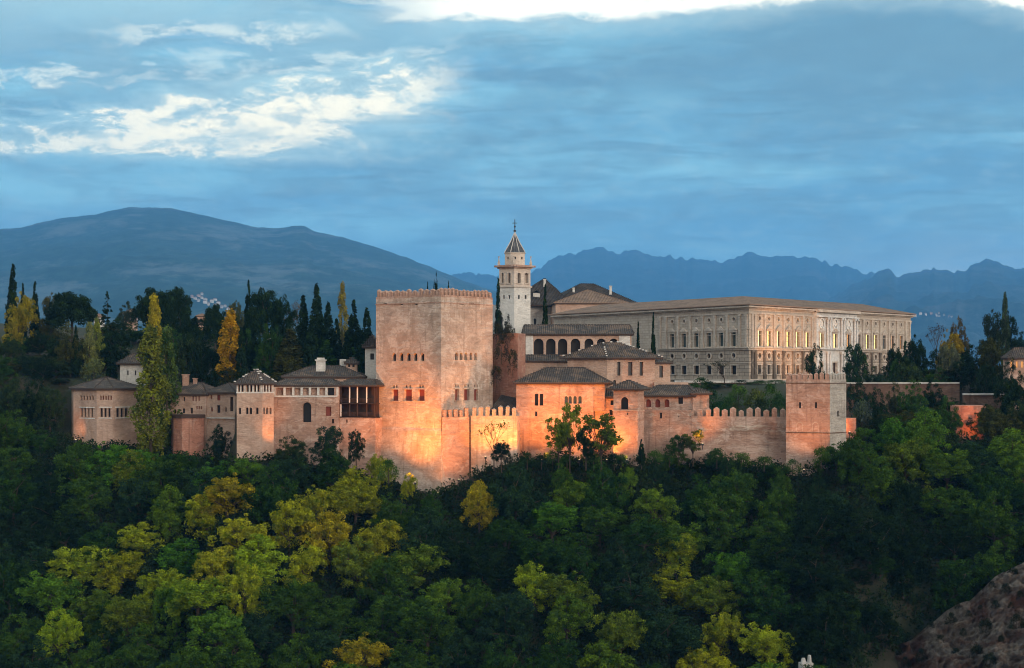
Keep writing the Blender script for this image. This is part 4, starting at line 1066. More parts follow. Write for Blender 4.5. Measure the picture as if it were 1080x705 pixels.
cqa = [P(74, 433), P(77, 426.5), P(102, 419.5), P(119.5, 418.5)]
roof(LP, pts, Z(409.3, 422), Z(397.5, 430), .8, apex=P(112, 431))
q = quad(P(126.5, 431), P(150.5, 431), 7)
LT = thing('lookout_tower', 'small square tower with a dark pyramid roof rising behind the faceted far-left palace', 'tower', (*q[0], Z(405, 431)))
fs = faces(q, Z(420, 431), Z(384, 431)); fs[0].win(134, 391, 135.6, 396); fs[0].win(142, 391, 143.6, 396); shell(fs, 'wall', M['plaster'], LT)
roof(LT, q, Z(383, 431), Z(372, 434.5), .9, apex=sum((Vector(k) for k in q), Vector((0, 0))) / 4)
q = quad(P(150, 427), P(182, 424), 9)
LM = thing('garden_house', 'plain low pink wing half hidden behind the tall yellow-green poplar', 'house', (*q[0], Z(460, 426)))
fs = faces(q, Z(485, 426), Z(414, 426)); fs[0].win(172, 424, 174, 429); shell(fs, 'wall', M['plaster_peach'], LM); roof(LM, q, Z(413.5, 426), Z(403, 431), .6)
# two houses
p0, p1 = P(179, 418), P(217.3, 414); q = quad(p0, p1, 9)
H1 = thing('garden_house', 'pinkish house with a red brick bastion below it, right of the tall poplar', 'house', (*p0, Z(440, 416)))
fs = faces(q, Z(465, 416), Z(416.2, 416)); A = fs[0]
for a, b2, y0, y1, mm in ((193.2, 195.2, 419, 423.4, 'dark'), (202.5, 204.3, 417.8, 423.3, 'shutter'), (205.5, 207.3, 417.8, 423.3, 'shutter'), (208.7, 210.5, 417.8, 423.3, 'shutter'), (206.7, 208.4, 428.6, 432, 'shutter'), (209.1, 210.7, 428.6, 432, 'shutter'), (211.4, 213, 428.6, 432, 'shutter'), (192.2, 195, 431, 436.2, 'dark'), (200.6, 203.4, 430.4, 436.4, 'dark'), (183.6, 185.6, 432, 436.4, 'dark')):
    A.win(a, y0, b2, y1, mt=mm, dep=.4)
shell(fs, 'wall', M['plaster_peach'], H1)
roof(H1, q, Z(415.3, 416), Z(403.5, 421), .7, k=.9)
mb = MB()
for px_, y0, y1, w_ in ((196, 407, 396, 1.6), (206, 406, 400, 1.0)): mb.box((*P(px_, 420), Z(y0, 420)), w_, .9, Z(y1, 420) - Z(y0, 420)); mb.box((*P(px_, 420), Z(y1, 420) + .003), w_ * 1.25, 1.2, .25)
mb.obj('chimney', M['earth'], H1)
rb2_ = [P(180.5, 416), P(183, 411), P(192, 408.5), P(202, 408.5), P(215, 412), P(216, 416)]
BB = thing('bastion_wall', 'rounded red brick bastion under the pinkish house, dark band along its top', 'wall', (*rb2_[2], Z(480, 409)))
mb = MB(); mb.prism(rb2_, Z(500, 410), Z(438, 410)); mb.obj('wall', M['earth_red'], BB)
mb = MB(); mb.prism(grow(rb2_, .25), Z(441, 410), Z(437.7, 410), True, True); mb.obj('coping', M['eave'], BB)
p0, p1 = P(217.6, 414.5), P(247.5, 411.5); q = quad(p0, p1, 9)
H2 = thing('garden_house', 'pinkish house with a grey hipped roof just left of the smooth turret', 'house', (*p0, Z(445, 413)))
fs = faces(q, Z(452, 413), Z(414.4, 413)); A = fs[0]
for a, b2, y0, y1, mm in ((222, 223.8, 417, 421.4, 'shutter'), (229, 232.4, 416.6, 422.6, 'shutter'), (222.6, 224.4, 430, 434, 'shutter'), (229, 232.4, 427.6, 435.6, 'dark'), (237.5, 239, 430, 434.5, 'dark'), (242.5, 246, 419, 434, 'wood')):
    A.win(a, y0, b2, y1, mt=mm, dep=.4)
shell(fs, 'wall', M['plaster_peach'], H2); roof(H2, q, Z(413.6, 413), Z(404, 418), .7, k=1)
mb = MB(); mb.prism(quad(P(217.6, 414), P(247.5, 411), .3), Z(441.6, 413), Z(440.4, 413), True, True); mb.obj('ledge', M['plaster'], H2)
p0, p1 = P(217.6, 415.8), P(249, 413); q = quad(p0, p1, 6)
H3 = thing('terrace_wall', 'shadowy undercroft wall with two dark openings below the house beside the turret', 'wall', (*p0, Z(470, 414)))
fs = faces(q, Z(490, 414), Z(441.8, 414)); fs[0].win(218.5, 444.5, 221.5, 462, dep=1.2); fs[0].win(226, 446, 231, 460, dep=1.2); shell(fs, 'wall', M['earth'], H3)

# little buildings among and beyond the trees at left, and at the far right edge
def house(lab, px0, px1, Y, ytop, yeave, ybot, m='plaster', rm='tile_tan', name='house', wins=1, litw=False, group=None):
    q = quad(P(px0, Y), P(px1, Y), max(5, (px1 - px0) * Y / F * .7)); h = thing(name, lab, 'house', (*q[0], Z(ybot, Y)), group)
    fs = faces(q, Z(ybot, Y), Z(yeave, Y)); A = fs[0]
    for k in range(wins): A.winu(A.L * (k + .5) / wins, min(1.2, A.L / wins * .4), Z(yeave, Y) - 2.6, Z(yeave, Y) - 1.0, mt='litdim' if litw else 'dark', dep=.3)
    shell(fs, 'wall', M[m], h); roof(h, q, Z(yeave, Y) + .1, Z(ytop, Y), .5, m=rm, k=.9); return h
house('small pink house front glimpsed between dark trees at the upper left skyline', 99, 107, 640, 331, 334, 350, 'plaster', wins=2)
house('small pinkish house with a steep roof glimpsed right of the slim dark fir', 131, 142, 640, 326, 331, 350, 'plaster_peach', wins=2)
house('orange-pink house front glimpsed beside the round dark pines', 208, 216, 640, 331, 333.5, 350, 'plaster_peach', wins=1)
house('white house glimpsed between tall cypresses behind the turret', 280, 287, 560, 352, 355, 372, 'plaster', wins=1)
house('low dark-roofed house with lit orange windows at the right edge', 1064, 1092, 425, 366.5, 377.5, 392, 'earth', 'tile', wins=5, litw=True)

# pale town houses far off on the slopes
def hit(fn_us, px, py):
    o, fn, us, vr = fn_us; i = min(range(len(us)), key=lambda k: abs(us[k] - px)); prev = None
    for j in range(len(vr)):
        p = fn(i, j)
        if p[1] > 0 and HY - F * (p[2] - CZ) / p[1] <= py:
            if prev is None: return Vector(p)
            ya, yb = HY - F * (prev[2] - CZ) / prev[1], HY - F * (p[2] - CZ) / p[1]
            return Vector(prev).lerp(Vector(p), (ya - py) / (ya - yb))
        prev = p
    return None
random.seed(21)
def town(mt, spots, grp, labf):
    lst = sorted(spots); n_ = len(lst)
    ords = ['first', 'second', 'third', 'fourth', 'fifth', 'sixth', 'seventh', 'eighth', 'ninth', 'tenth', 'eleventh', 'twelfth', 'thirteenth', 'fourteenth', 'fifteenth', 'sixteenth']
    for i, (px_, py_) in enumerate(lst):
        p = hit(mt, px_, py_)
        if p is None: continue
        s_ = min(1.9, p.y / 4300); w_ = random.uniform(5, 10) * s_; dp = 10 * s_; hh = random.uniform(3.5, 6) * s_
        q = [Vector((p.x - w_/2, p.y - dp/2)), Vector((p.x + w_/2, p.y - dp/2)), Vector((p.x + w_/2, p.y + dp/2)), Vector((p.x - w_/2, p.y + dp/2))]
        h = thing('town_house', labf % ords[i], 'house', (p.x, p.y, p.z - 4), grp)
        fs = faces(q, p.z - 14 * s_, p.z + hh, g=False)
        for f_ in fs[:1]:
            for k in range(3): f_.winu(f_.L * (k + .5) / 3, 1.4 * s_, p.z + hh * .35, p.z + hh * .62, dep=.4)
        shell(fs, 'wall', M[random.choice(('plaster', 'plaster', 'plaster_peach', 'stone_grey'))], h)
        roof(h, q, p.z + hh + .3, p.z + hh + 3 * s_, .5, m='tile_tan')
town((mL, None, None, None)[:0] or (mL[0], mL[1], mL[2], mL[3]), [(202, 314), (205, 316), (208, 313), (210, 318), (213, 315), (215, 320), (218, 317), (220, 322), (223, 319), (226, 317), (228, 323), (231, 321), (234, 325), (237, 324), (212, 311), (240, 327)], 'distant town houses at the mountain foot, left', 'tiny white town house on the far slope behind the pines, %s from the left')
town(mN, [(966, 333), (970, 331), (977, 332), (981, 331), (987, 333), (989, 331), (991, 334), (995, 333), (1001, 334), (1004, 335)], 'distant town houses on the slope, right', 'tiny white town house on the far slope at right, %s from the left')

# ------------------------------------------------------------------ vegetation: shared crowns
def leafcloud(centres, radii, per, size, squash=.95, seed=0, up=.35, colr=None):
    """many small leaf-sized quads on the outsides of uneven clumps; one mesh"""
    g = np.random.default_rng(seed); C_ = []; N_ = []; Sz = []
    for c, r in zip(centres, radii):
        n = max(8, int(per * (r ** 2)))
        d = g.normal(size=(n, 3)); d /= np.linalg.norm(d, axis=1)[:, None]
        d[:, 2] = np.where(g.random(n) < up, np.abs(d[:, 2]), d[:, 2])
        rr = r * (1 + .28 * g.normal(size=n) * .6) * np.where(g.random(n) < .22, g.random(n), 1)
        p = d * rr[:, None]; p[:, 2] *= squash
        C_.append(p + np.array(c)); N_.append(d * .7 + g.normal(size=(n, 3)) * .65); Sz.append(size * (.55 + .9 * g.random(n)))
    P_ = np.vstack(C_); N = np.vstack(N_); s_ = np.concatenate(Sz); N /= np.linalg.norm(N, axis=1)[:, None]
    a = g.normal(size=N.shape); T1 = np.cross(N, a); T1 /= np.linalg.norm(T1, axis=1)[:, None]; T2_ = np.cross(N, T1)
    h = (s_ / 2)[:, None]; q = np.stack([P_ - T1 * h, P_ - T2_ * h * .62, P_ + T1 * h, P_ + T2_ * h * .62], 1)
    return q.reshape(-1, 3)
def leafmesh(name, verts, m):
    n = len(verts) // 4; me = bpy.data.meshes.new(name)
    me.vertices.add(4 * n); me.vertices.foreach_set('co', verts.astype('f4').ravel())
    me.loops.add(4 * n); me.loops.foreach_set('vertex_index', np.arange(4 * n, dtype='i4'))
    me.polygons.add(n); me.polygons.foreach_set('loop_start', np.arange(0, 4 * n, 4, dtype='i4'))
    me.update(calc_edges=True); me.materials.append(m); return me
def limb_mesh(name, segs, m=None):
    mb = MB()
    for a, b2, r0, r1 in segs:
        a, b2 = Vector(a), Vector(b2); d = (b2 - a).normalized(); u = d.cross(Vector((.3, .9, .2))).normalized(); w_ = d.cross(u); n = 7
        ra = [a + (u * math.cos(k * 2 * math.pi / n) + w_ * math.sin(k * 2 * math.pi / n)) * r0 for k in range(n)]
        rb3 = [b2 + (u * math.cos(k * 2 * math.pi / n) + w_ * math.sin(k * 2 * math.pi / n)) * r1 for k in range(n)]
        for k in range(n): mb.face((ra[k], ra[(k+1) % n], rb3[(k+1) % n], rb3[k]))
    o = mb.obj(name, m or M['bark']); me = o.data; bpy.data.objects.remove(o); return me
def broad(seed, H=12, Wd=10.5, n=170, leaf=.33, per=190):
    g = random.Random(seed); cs = []; rs = []
    nl = g.choice((7, 8, 9)); lobes = [(0, 0, H * .70, .27 * Wd)]
    for k in range(nl):
        th = 6.283 * (k + g.uniform(-.3, .3)) / nl; rr = g.uniform(.16, .31) * Wd; lobes.append((rr * math.cos(th), rr * math.sin(th), H * g.uniform(.24, .72), g.uniform(.18, .27) * Wd))
    for _ in range(n):
        lx, ly, lz, lr = g.choice(lobes); th = g.uniform(0, 2 * math.pi); ph = math.asin(g.uniform(-.8, 1)); k = g.uniform(.75, 1.08)
        cs.append((lx + lr * k * math.cos(th) * math.cos(ph), ly + lr * k * math.sin(th) * math.cos(ph), lz + lr * k * math.sin(ph) * 1.3)); rs.append(g.uniform(.38, .85))
    segs = [((0, 0, -2), (g.uniform(-.3, .3), g.uniform(-.3, .3), H * .3), .32, .22)]; top = segs[0][1]
    for l in lobes: segs.append((top, (l[0] * .9, l[1] * .9, l[2]), .16, .05))
    for k in range(18): c = cs[k]; l = min(lobes, key=lambda q: (q[0]-c[0])**2 + (q[1]-c[1])**2 + (q[2]-c[2])**2); segs.append(((l[0] * .9, l[1] * .9, l[2]), c, .06, .02))
    return leafmesh('crown', leafcloud(cs, rs, per, leaf, seed=seed), M['leaf']), limb_mesh('trunk', segs), H, Wd
def cypress(seed, H=18, Wd=3.7):
    g = random.Random(seed); cs = []; rs = []
    for k in range(100):
        h = g.random() ** .9; r = Wd / 2 * (math.sin(min(1, h * 4 + .12) * math.pi / 2)) * (1 - h) ** .62; th = g.uniform(0, 6.283)
        cs.append((r * .72 * math.cos(th), r * .72 * math.sin(th), H * (.04 + .95 * h))); rs.append(max(.22, r * .42) * g.uniform(.8, 1.3))
    return leafmesh('crown', leafcloud(cs, rs, 420, .42, squash=1.9, seed=seed), M['needle']), limb_mesh('trunk', [((0, 0, -2), (0, 0, H * .5), .22, .1)]), H, Wd
def poplar(seed, H=20, Wd=5.5):
    g = random.Random(seed); cs = []; rs = []
    for k in range(95):
        h = g.random(); r = Wd / 2 * math.sin(min(1, h * 2.4 + .22) * math.pi / 2) * (1 - h ** 2.2) ** .75; th = g.uniform(0, 6.283); k2 = g.uniform(.35, .95)
        cs.append((r * k2 * math.cos(th), r * k2 * math.sin(th), H * (.07 + .91 * h))); rs.append(g.uniform(.35, .75))
    segs = [((0, 0, -2), (.2, 0, H * .45), .26, .14), ((.2, 0, H * .45), (0, 0, H * .93), .14, .03)]
    for k in range(20): c = cs[k]; segs.append(((.1, 0, max(1, c[2] - 3)), c, .05, .02))
    return leafmesh('crown', leafcloud(cs, rs, 260, .38, squash=1.7, seed=seed), M['leaf']), limb_mesh('trunk', segs), H, Wd
def pine(seed, H=15, Wd=10):
    g = random.Random(seed); cs = []; rs = []
    for k in range(64):
        th = g.uniform(0, 6.283); r = Wd / 2 * math.sqrt(g.random()); top = H * (.97 - .22 * (2 * r / Wd) ** 2); cs.append((r * math.cos(th), r * math.sin(th), g.uniform(top - H * .34, top - .8))); rs.append(g.uniform(.7, 1.4))
    segs = [((0, 0, -2), (0, 0, H * .55), .36, .25)] + [((0, 0, H * .5), cs[k], .14, .04) for k in range(12)]
    return leafmesh('crown', leafcloud(cs, rs, 180, .42, seed=seed), M['needle']), limb_mesh('trunk', segs), H, Wd
def fir(seed, H=14, Wd=5.5):
    g = random.Random(seed); cs = []; rs = []
    for k in range(90):
        h = g.random() ** .8; lay = math.floor(h * 11) / 11; r = Wd / 2 * (1 - h) ** .8 * (.75 + .45 * (h * 11 % 1 < .5)); th = g.uniform(0, 6.283)
        cs.append((r * .8 * math.cos(th), r * .8 * math.sin(th), H * (.08 + .9 * h))); rs.append(max(.2, .75 * (1 - h)) * g.uniform(.7, 1.2))
    return leafmesh('crown', leafcloud(cs, rs, 260, .42, squash=.7, seed=seed), M['needle']), limb_mesh('trunk', [((0, 0, -2), (0, 0, H * .9), .22, .05)]), H, Wd
def bare(seed, H=10, Wd=7):
    g = random.Random(seed); segs = []
    def br(p, d, L, r, dep):
        q = p + d * L; segs.append((tuple(p), tuple(q), r, r * .62))
        if dep == 0: tips.append(tuple(q)); return
        for _ in range(3 if dep > 1 else 4): br(q, (d + Vector((g.uniform(-.7, .7), g.uniform(-.7, .7), g.uniform(-.1, .5)))).normalized(), L * g.uniform(.6, .8), r * .55, dep - 1)
    tips = []; br(Vector((0, 0, -1)), Vector((0, 0, 1)), H * .36, .16, 4)
    tp = [k for k in tips if g.random() < .35]
    return leafmesh('crown', leafcloud(tp, [.45] * len(tp), 22, .3, seed=seed), M['leaf']), limb_mesh('trunk', segs), H, Wd
def airy(seed, H=10, Wd=6):
    g = random.Random(seed); cs = []; rs = []
    for k in range(32):
        th = g.uniform(0, 6.283); r = Wd / 2 * math.sqrt(g.random()); cs.append((r * math.cos(th), r * math.sin(th), H * g.uniform(.35, .97))); rs.append(g.uniform(.45, .95))
    segs = [((0, 0, -2), (.1, 0, H * .4), .2, .12)] + [((.1, 0, H * g.uniform(.15, .4)), c, .07, .02) for c in cs]
    return leafmesh('crown', leafcloud(cs, rs, 260, .40, seed=seed), M['leaf']), limb_mesh('trunk', segs), H, Wd
def bushy(seed, H=4, Wd=5):
    g = random.Random(seed); cs = []; rs = []
    for k in range(34):
        th = g.uniform(0, 6.283); ph = math.asin(g.uniform(-.1, 1)); cs.append((Wd * .38 * math.cos(th) * math.cos(ph), Wd * .38 * math.sin(th) * math.cos(ph), H * (.12 + .68 * math.sin(ph)))); rs.append(g.uniform(.5, .85))
    return leafmesh('crown', leafcloud(cs, rs, 90, .26, seed=seed), M['leaf']), limb_mesh('trunk', [((0, 0, -1), (0, 0, H * .5), .15, .08)]), H, Wd
PR = {'broad': [broad(k) for k in range(1, 8)], 'yellow': [broad(k, n=170, leaf=.34, per=190) for k in range(21, 25)], 'cypress': [cypress(k) for k in range(31, 35)], 'poplar': [poplar(k) for k in range(41, 44)],
      'pine': [pine(k) for k in range(51, 54)], 'fir': [fir(k) for k in range(61, 63)], 'bare': [bare(k) for k in range(71, 73)], 'airy': [airy(k) for k in range(81, 84)], 'bush': [bushy(k) for k in range(91, 94)]}
NAMES = dict(broad='broadleaf_tree', yellow='broadleaf_tree', cypress='cypress_tree', poplar='poplar_tree', pine='pine_tree', fir='fir_tree', bare='bare_tree', airy='young_tree', bush='bush')
def tree(kind, x, Y, h, wd, col, label, group=None, z=None, cat='tree', rnd=random):
    cm_, tm, H, Wd = rnd.choice(PR[kind]); z = gz(x, Y) - .3 if z is None else z
    root = thing(NAMES[kind], label, 'bush' if kind == 'bush' else cat, (x, Y, z), group)
    ang = rnd.uniform(0, 6.283); sc_ = (wd / Wd, wd / Wd * rnd.uniform(.92, 1.08), h / H)
    for nm, me in (('crown', cm_), ('trunk', tm)):
        o = bpy.data.objects.new(nm, me); COL.objects.link(o); o.parent = root; o.rotation_euler = (0, 0, ang); o.scale = sc_
        if nm == 'crown': j = rnd.uniform(.85, 1.15); o.color = (min(1, col[0] * j), min(1, col[1] * j), col[2] * j, 1)
    return root
def tpx(kind, px, top, wpx, Y, col, label, group=None, base=None, cat='tree'):
    x = P(px, Y).x; z = (Z(base, Y) if base is not None else gz(x, Y) - .3); h = Z(top, Y) - z
    if h < 2.5 and kind != 'bush': h = 2.5 + h * .2; wpx *= .5
    return tree(kind, x, Y, max(1.5, h * 1.02), wpx * Y / F, col, label, group, z, cat)
DK = (.014, .030, .014); DG = (.030, .070, .018); MG = (.060, .115, .022); YG = (.16, .165, .025); GO = (.42, .24, .018); OL = (.13, .15, .06); PG = (.20, .22, .085); TE = (.022, .044, .030); BR = (.09, .06, .03)
random.seed(99)
# named trees behind the walls, left to right: kind, column, top row, width, distance, colour, label
LB = [
 ('cypress', 13.5, 281, 16, 500, DK, 'tallest dark cypress at the far left of the skyline'), ('cypress', 24, 301, 10, 505, DK, 'short dark cypress just right of the tallest far-left one'), ('cypress', 37, 299, 12, 508, DK, 'second tall dark cypress of the far-left skyline, above the yellow tree'),
 ('yellow', 21, 309, 38, 480, (.20, .17, .02), 'yellow-green broad tree under the far-left cypresses'), ('broad', 54, 309, 30, 505, (.07, .065, .02), 'brownish green tree between the yellow tree and the dark cedar'),
 ('pine', 76, 303, 46, 490, DK, 'wide dark cedar-like pine of the left skyline'), ('fir', 113, 308, 18, 520, DK, 'slim dark fir with a pointed top on the left skyline'),
 ('broad', 121, 338, 42, 478, DK, 'rounded dark tree below the slim fir'), ('broad', 133, 320, 22, 560, (.035, .05, .03), 'small grey-green tree right of the slim fir'),
 ('pine', 160, 302, 38, 500, DK, 'flat-topped dark pine behind the yellow poplar'), ('pine', 184, 301, 36, 496, DK, 'taller rounded dark pine right of the yellow poplar'), ('broad', 190, 320, 30, 480, DK, 'dense dark tree under the rounded pine'),
 ('poplar', 94, 341, 16, 455, PG, 'pale green slim young poplar left of its twin'), ('poplar', 102, 338, 18, 458, (.16, .19, .04), 'yellowish slim young poplar right of its pale twin'),
 ('bush', 99, 376, 30, 446, OL, 'round olive-green clipped tree above the faceted palace roof'), ('cypress', 80, 345, 11, 452, DK, 'narrow black cypress left of the pale slim poplars'), ('cypress', 118, 374, 13, 441, DK, 'low dark cypress beside the lookout tower'),
 ('poplar', 163, 315, 26, 428, (.26, .22, .025), 'taller golden tip of the twin poplars beside the lookout tower'), ('poplar', 160, 349, 46, 410, (.16, .18, .028), 'tall leafy yellow-green poplar in front of the far-left palace'), ('poplar', 176, 348, 30, 416, (.07, .11, .028), 'dark green poplar joined to the right of the tall yellow-green one'),
 ('cypress', 206, 335, 14, 500, DK, 'dark cypress between the rounded pines and the squat pine'), ('pine', 227, 319, 26, 485, DK, 'squat black pine left of the golden poplar'), ('broad', 213, 365, 30, 440, DK, 'dark tree above the two pinkish house roofs'),
 ('poplar', 243, 329, 34, 432, GO, 'golden-yellow poplar above the houses beside the turret'), ('broad', 250, 317, 20, 530, (.06, .07, .03), 'dull green tree behind the golden poplar'),
 ('cypress', 262, 298, 13, 480, DK, 'thin cypress spike left of the great dark pine'), ('pine', 281, 301, 38, 470, DK, 'great dark rounded pine behind the turret'), ('broad', 300, 316, 30, 466, DK, 'dense dark tree right of the great pine'), ('cypress', 254, 345, 14, 430, DK, 'dark cypress behind the turret roof'),
 ('cypress', 270, 330, 17, 440, DK, 'broad dark cypress left behind the pale loggia wing'), ('broad', 284, 345, 34, 432, DG, 'dark green tree under the great rounded pine'), ('bare', 309, 322, 22, 475, BR, 'grey half-bare tree between the dark pines'), ('cypress', 302, 345, 22, 436, DK, 'thick black cypress above the hall roof'),
 ('cypress', 320, 314, 19, 450, DK, 'first of the close group of cypresses left of the huge tower'), ('cypress', 334, 302, 21, 446, DK, 'tallest cypress of the group left of the huge tower'), ('cypress', 346, 321, 20, 442, DK, 'full dark cypress right of the tallest of the group'), ('cypress', 328, 340, 22, 432, DK, 'stout cypress in front of the group, above the white chimney'),
 ('bare', 314, 316, 16, 500, BR, 'bare brown tree peeping above the cypress group'), ('poplar', 361, 303, 17, 455, (.20, .17, .04), 'thin straw-yellow poplar between dark cypresses'), ('cypress', 355, 338, 16, 440, DK, 'lower cypress below the thin straw-yellow poplar'),
 ('cypress', 373, 319, 22, 436, DK, 'pointed cypress right of the thin straw-yellow poplar'), ('cypress', 387, 324, 18, 440, DK, 'last pointed cypress before the huge tower'), ('cypress', 366, 352, 18, 430, DK, 'low cypress behind the roof lantern'), ('cypress', 380, 350, 16, 428, DK, 'low cypress left of the small house by the huge tower'),
 ('cypress', 451, 297, 5, 445, DK, 'tiny cypress tip above the left battlements of the huge tower'), ('broad', 459.5, 294, 9, 445, DK, 'small round treetop above the battlements of the huge tower'), ('cypress', 473, 296, 5, 445, DK, 'tiny cypress tip above the right battlements of the huge tower'),
 ('cypress', 525.5, 293, 11, 433, DK, 'narrow cypress just right of the huge tower, before the belfry'), ('broad', 531, 335, 26, 430, (.03, .032, .032), 'grey leafless-looking bush tree below the belfry'),
 ('cypress', 575, 303, 10, 434, DK, 'slim dark cypress in front of the church roof'), ('cypress', 673, 341, 6, 446, DK, 'short thin cypress in front of the plain palace wall'), ('cypress', 689, 329, 6.5, 440, DK, 'tall thin cypress in front of the plain palace wall'),
 ('bare', 764, 378, 34, 442, (.05, .05, .03), 'grey half-bare tree below the left front of the stone palace'), ('bush', 740, 398, 22, 436, DG, 'dark bush beside the flat roof under the stone palace'),
 ('broad', 861, 367, 24, 436, DK, 'small black tree left of the green tree before the stone palace'), ('broad', 899, 362, 34, 438, (.022, .05, .026), 'rounded green tree before the middle of the stone palace'),
 ('broad', 944, 366, 26, 450, DK, 'dark tree covering the lower right of the stone palace'), ('broad', 966, 357, 28, 448, DK, 'taller dark tree at the right corner of the stone palace'), ('cypress', 955, 362, 14, 444, DK, 'dark cypress between the trees at the palace corner'),
 ('bare', 987, 341, 26, 470, (.06, .05, .05), 'purplish bare tree right of the stone palace'), ('broad', 1013, 338, 22, 480, (.10, .075, .03), 'brownish tree behind the golden one at right'), ('yellow', 1001, 349, 34, 452, (.27, .19, .02), 'golden-topped broad tree right of the stone palace'), ('broad', 1001, 362, 32, 444, (.10, .11, .07), 'grey-green round tree in front of the golden one at right'),
 ('broad', 1046, 327, 30, 470, (.022, .035, .022), 'tall dark green tree on the right skyline'), ('poplar', 1060, 312, 12, 474, (.05, .075, .04), 'thin poplar tip standing out on the right skyline'), ('broad', 1064, 328, 24, 476, DK, 'dark rounded tree right of the thin skyline poplar'),
 ('broad', 1046, 356, 40, 440, (.04, .045, .015), 'brownish-green tree above the short wall at right'), ('broad', 1024, 366, 34, 444, DK, 'black tree between the golden tree and the right skyline tree'), ('broad', 984, 372, 36, 446, DK, 'black tree over the garden wall at right'), ('broad', 1078, 352, 22, 520, DK, 'dark treetop behind the low house at the right edge'),
 ('bush', 909, 419, 30, 400, (.055, .075, .065), 'round grey-green olive bush right of the right-hand tower'), ('broad', 1066, 382, 30, 412, DK, 'dark tree in front of the low house at the right edge'), ('cypress', 1062, 405, 18, 402, DK, 'dark cypress right of the short wall'),
 ('broad', 1000, 421, 34, 394, DG, 'dark green tree overlapping the left of the round bastion'), ('broad', 1044, 430, 24, 392, (.05, .06, .02), 'olive tree overlapping the right of the round bastion'), ('broad', 962, 404, 34, 412, DG, 'dark green tree in front of the long garden wall'), ('broad', 925, 412, 26, 406, DK, 'dark tree before the garden wall beside the grey olive bush'),
]
for k in LB: tpx(*k, group='trees standing in and behind the fortress')
# dark filler trees and garden shrubs inside the walls
FL_ = []
for (a, b2, n, y0, y1, Ya, Yb, kd) in ((-30, 75, 13, 338, 405, 445, 480, 'broad'), (60, 130, 5, 350, 380, 450, 470, 'broad'), (175, 300, 8, 345, 385, 440, 480, 'broad'), (225, 262, 2, 385, 395, 428, 432, 'broad'), (1030, 1110, 5, 380, 405, 425, 450, 'broad'), (920, 1010, 5, 375, 392, 440, 446, 'broad'), (905, 1000, 9, 426, 440, 396, 420, 'broad'), (1000, 1012, 2, 420, 428, 408, 412, 'broad'), (1035, 1110, 7, 402, 438, 396, 416, 'broad'), (-30, 72, 8, 398, 420, 428, 445, 'broad'), (-30, 78, 8, 372, 396, 452, 475, 'broad'), (-30, 90, 8, 345, 372, 478, 515, 'broad'), (110, 260, 10, 326, 352, 500, 545, 'broad'), (262, 392, 6, 340, 366, 428, 440, 'cypress'), (1032, 1100, 3, 428, 440, 388, 392, 'broad')):
    for i in range(n):
        px_ = a + (b2 - a) * (i + random.random()) / n; FL_.append((px_, random.uniform(y0, y1), random.uniform(28, 44), random.uniform(Ya, Yb), kd))
def ordinal(i):
    w = ['first', 'second', 'third', 'fourth', 'fifth', 'sixth', 'seventh', 'eighth', 'ninth', 'tenth', 'eleventh', 'twelfth', 'thirteenth', 'fourteenth', 'fifteenth', 'sixteenth', 'seventeenth', 'eighteenth', 'nineteenth', 'twentieth']
    return w[i] if i < 20 else 'twenty-' + w[i - 20] if i < 29 else 'thirtieth' if i == 29 else 'thirty-' + w[i - 30]
zone_f = [(75, 'in the dark slope left of the faceted palace'), (300, 'in the dark grove above the left houses'), (1020, 'along the long garden wall at right'), (9999, 'near the right edge above the bastion')]
cnt = {}
for px_, top, w_, Y, kd in sorted(FL_):
    zn = next(n for lim, n in zone_f if px_ < lim); i = cnt.get(zn, 0); cnt[zn] = i + 1
    tpx(kd, px_, top, w_, Y, random.choice([DK, DG, DK, (.03, .05, .02), (.05, .055, .018)]), 'dark tree %s, %s from the left' % (zn, ordinal(i)), 'dark trees of the gardens')
for i, (px_, top, w_, Y, cl_) in enumerate(sorted([(735, 414, 22, 412, DG), (752, 411, 24, 414, (.03, .07, .025)), (768, 416, 20, 408, DG), (779, 404, 26, 416, MG), (797, 409, 24, 410, (.07, .09, .02)), (813, 404, 26, 412, DG), (775, 424, 20, 402, (.06, .08, .03)), (822, 414, 20, 402, DG), (758, 422, 26, 404, (.02, .06, .02)), (738, 424, 20, 402, (.02, .06, .02)), (803, 420, 24, 402, (.03, .05, .02))])):
    tpx('bush', px_, top, w_, Y, cl_, 'garden bush just behind the battlements, %s from the left' % ordinal(i), 'garden bushes behind the battlements', cat='bush')

for i, (px_, top, w_, Y, b_) in enumerate([(524, 338, 16, 408, 356), (537, 342, 14, 406, 358), (529, 352, 15, 405, 378), (541, 366, 11, 402.5, 392), (524, 384, 12, 405, 404)]):
    tree('bush', P(px_, Y).x, Y, (b_ - top) * Y / F, w_ * Y / F, (.035, .038, .028), 'grey-green ivy clump on the ruined brown wall, %s from the top' % ordinal(i), 'ivy clumps on the ruined wall', Z(b_, Y), cat='ivy')
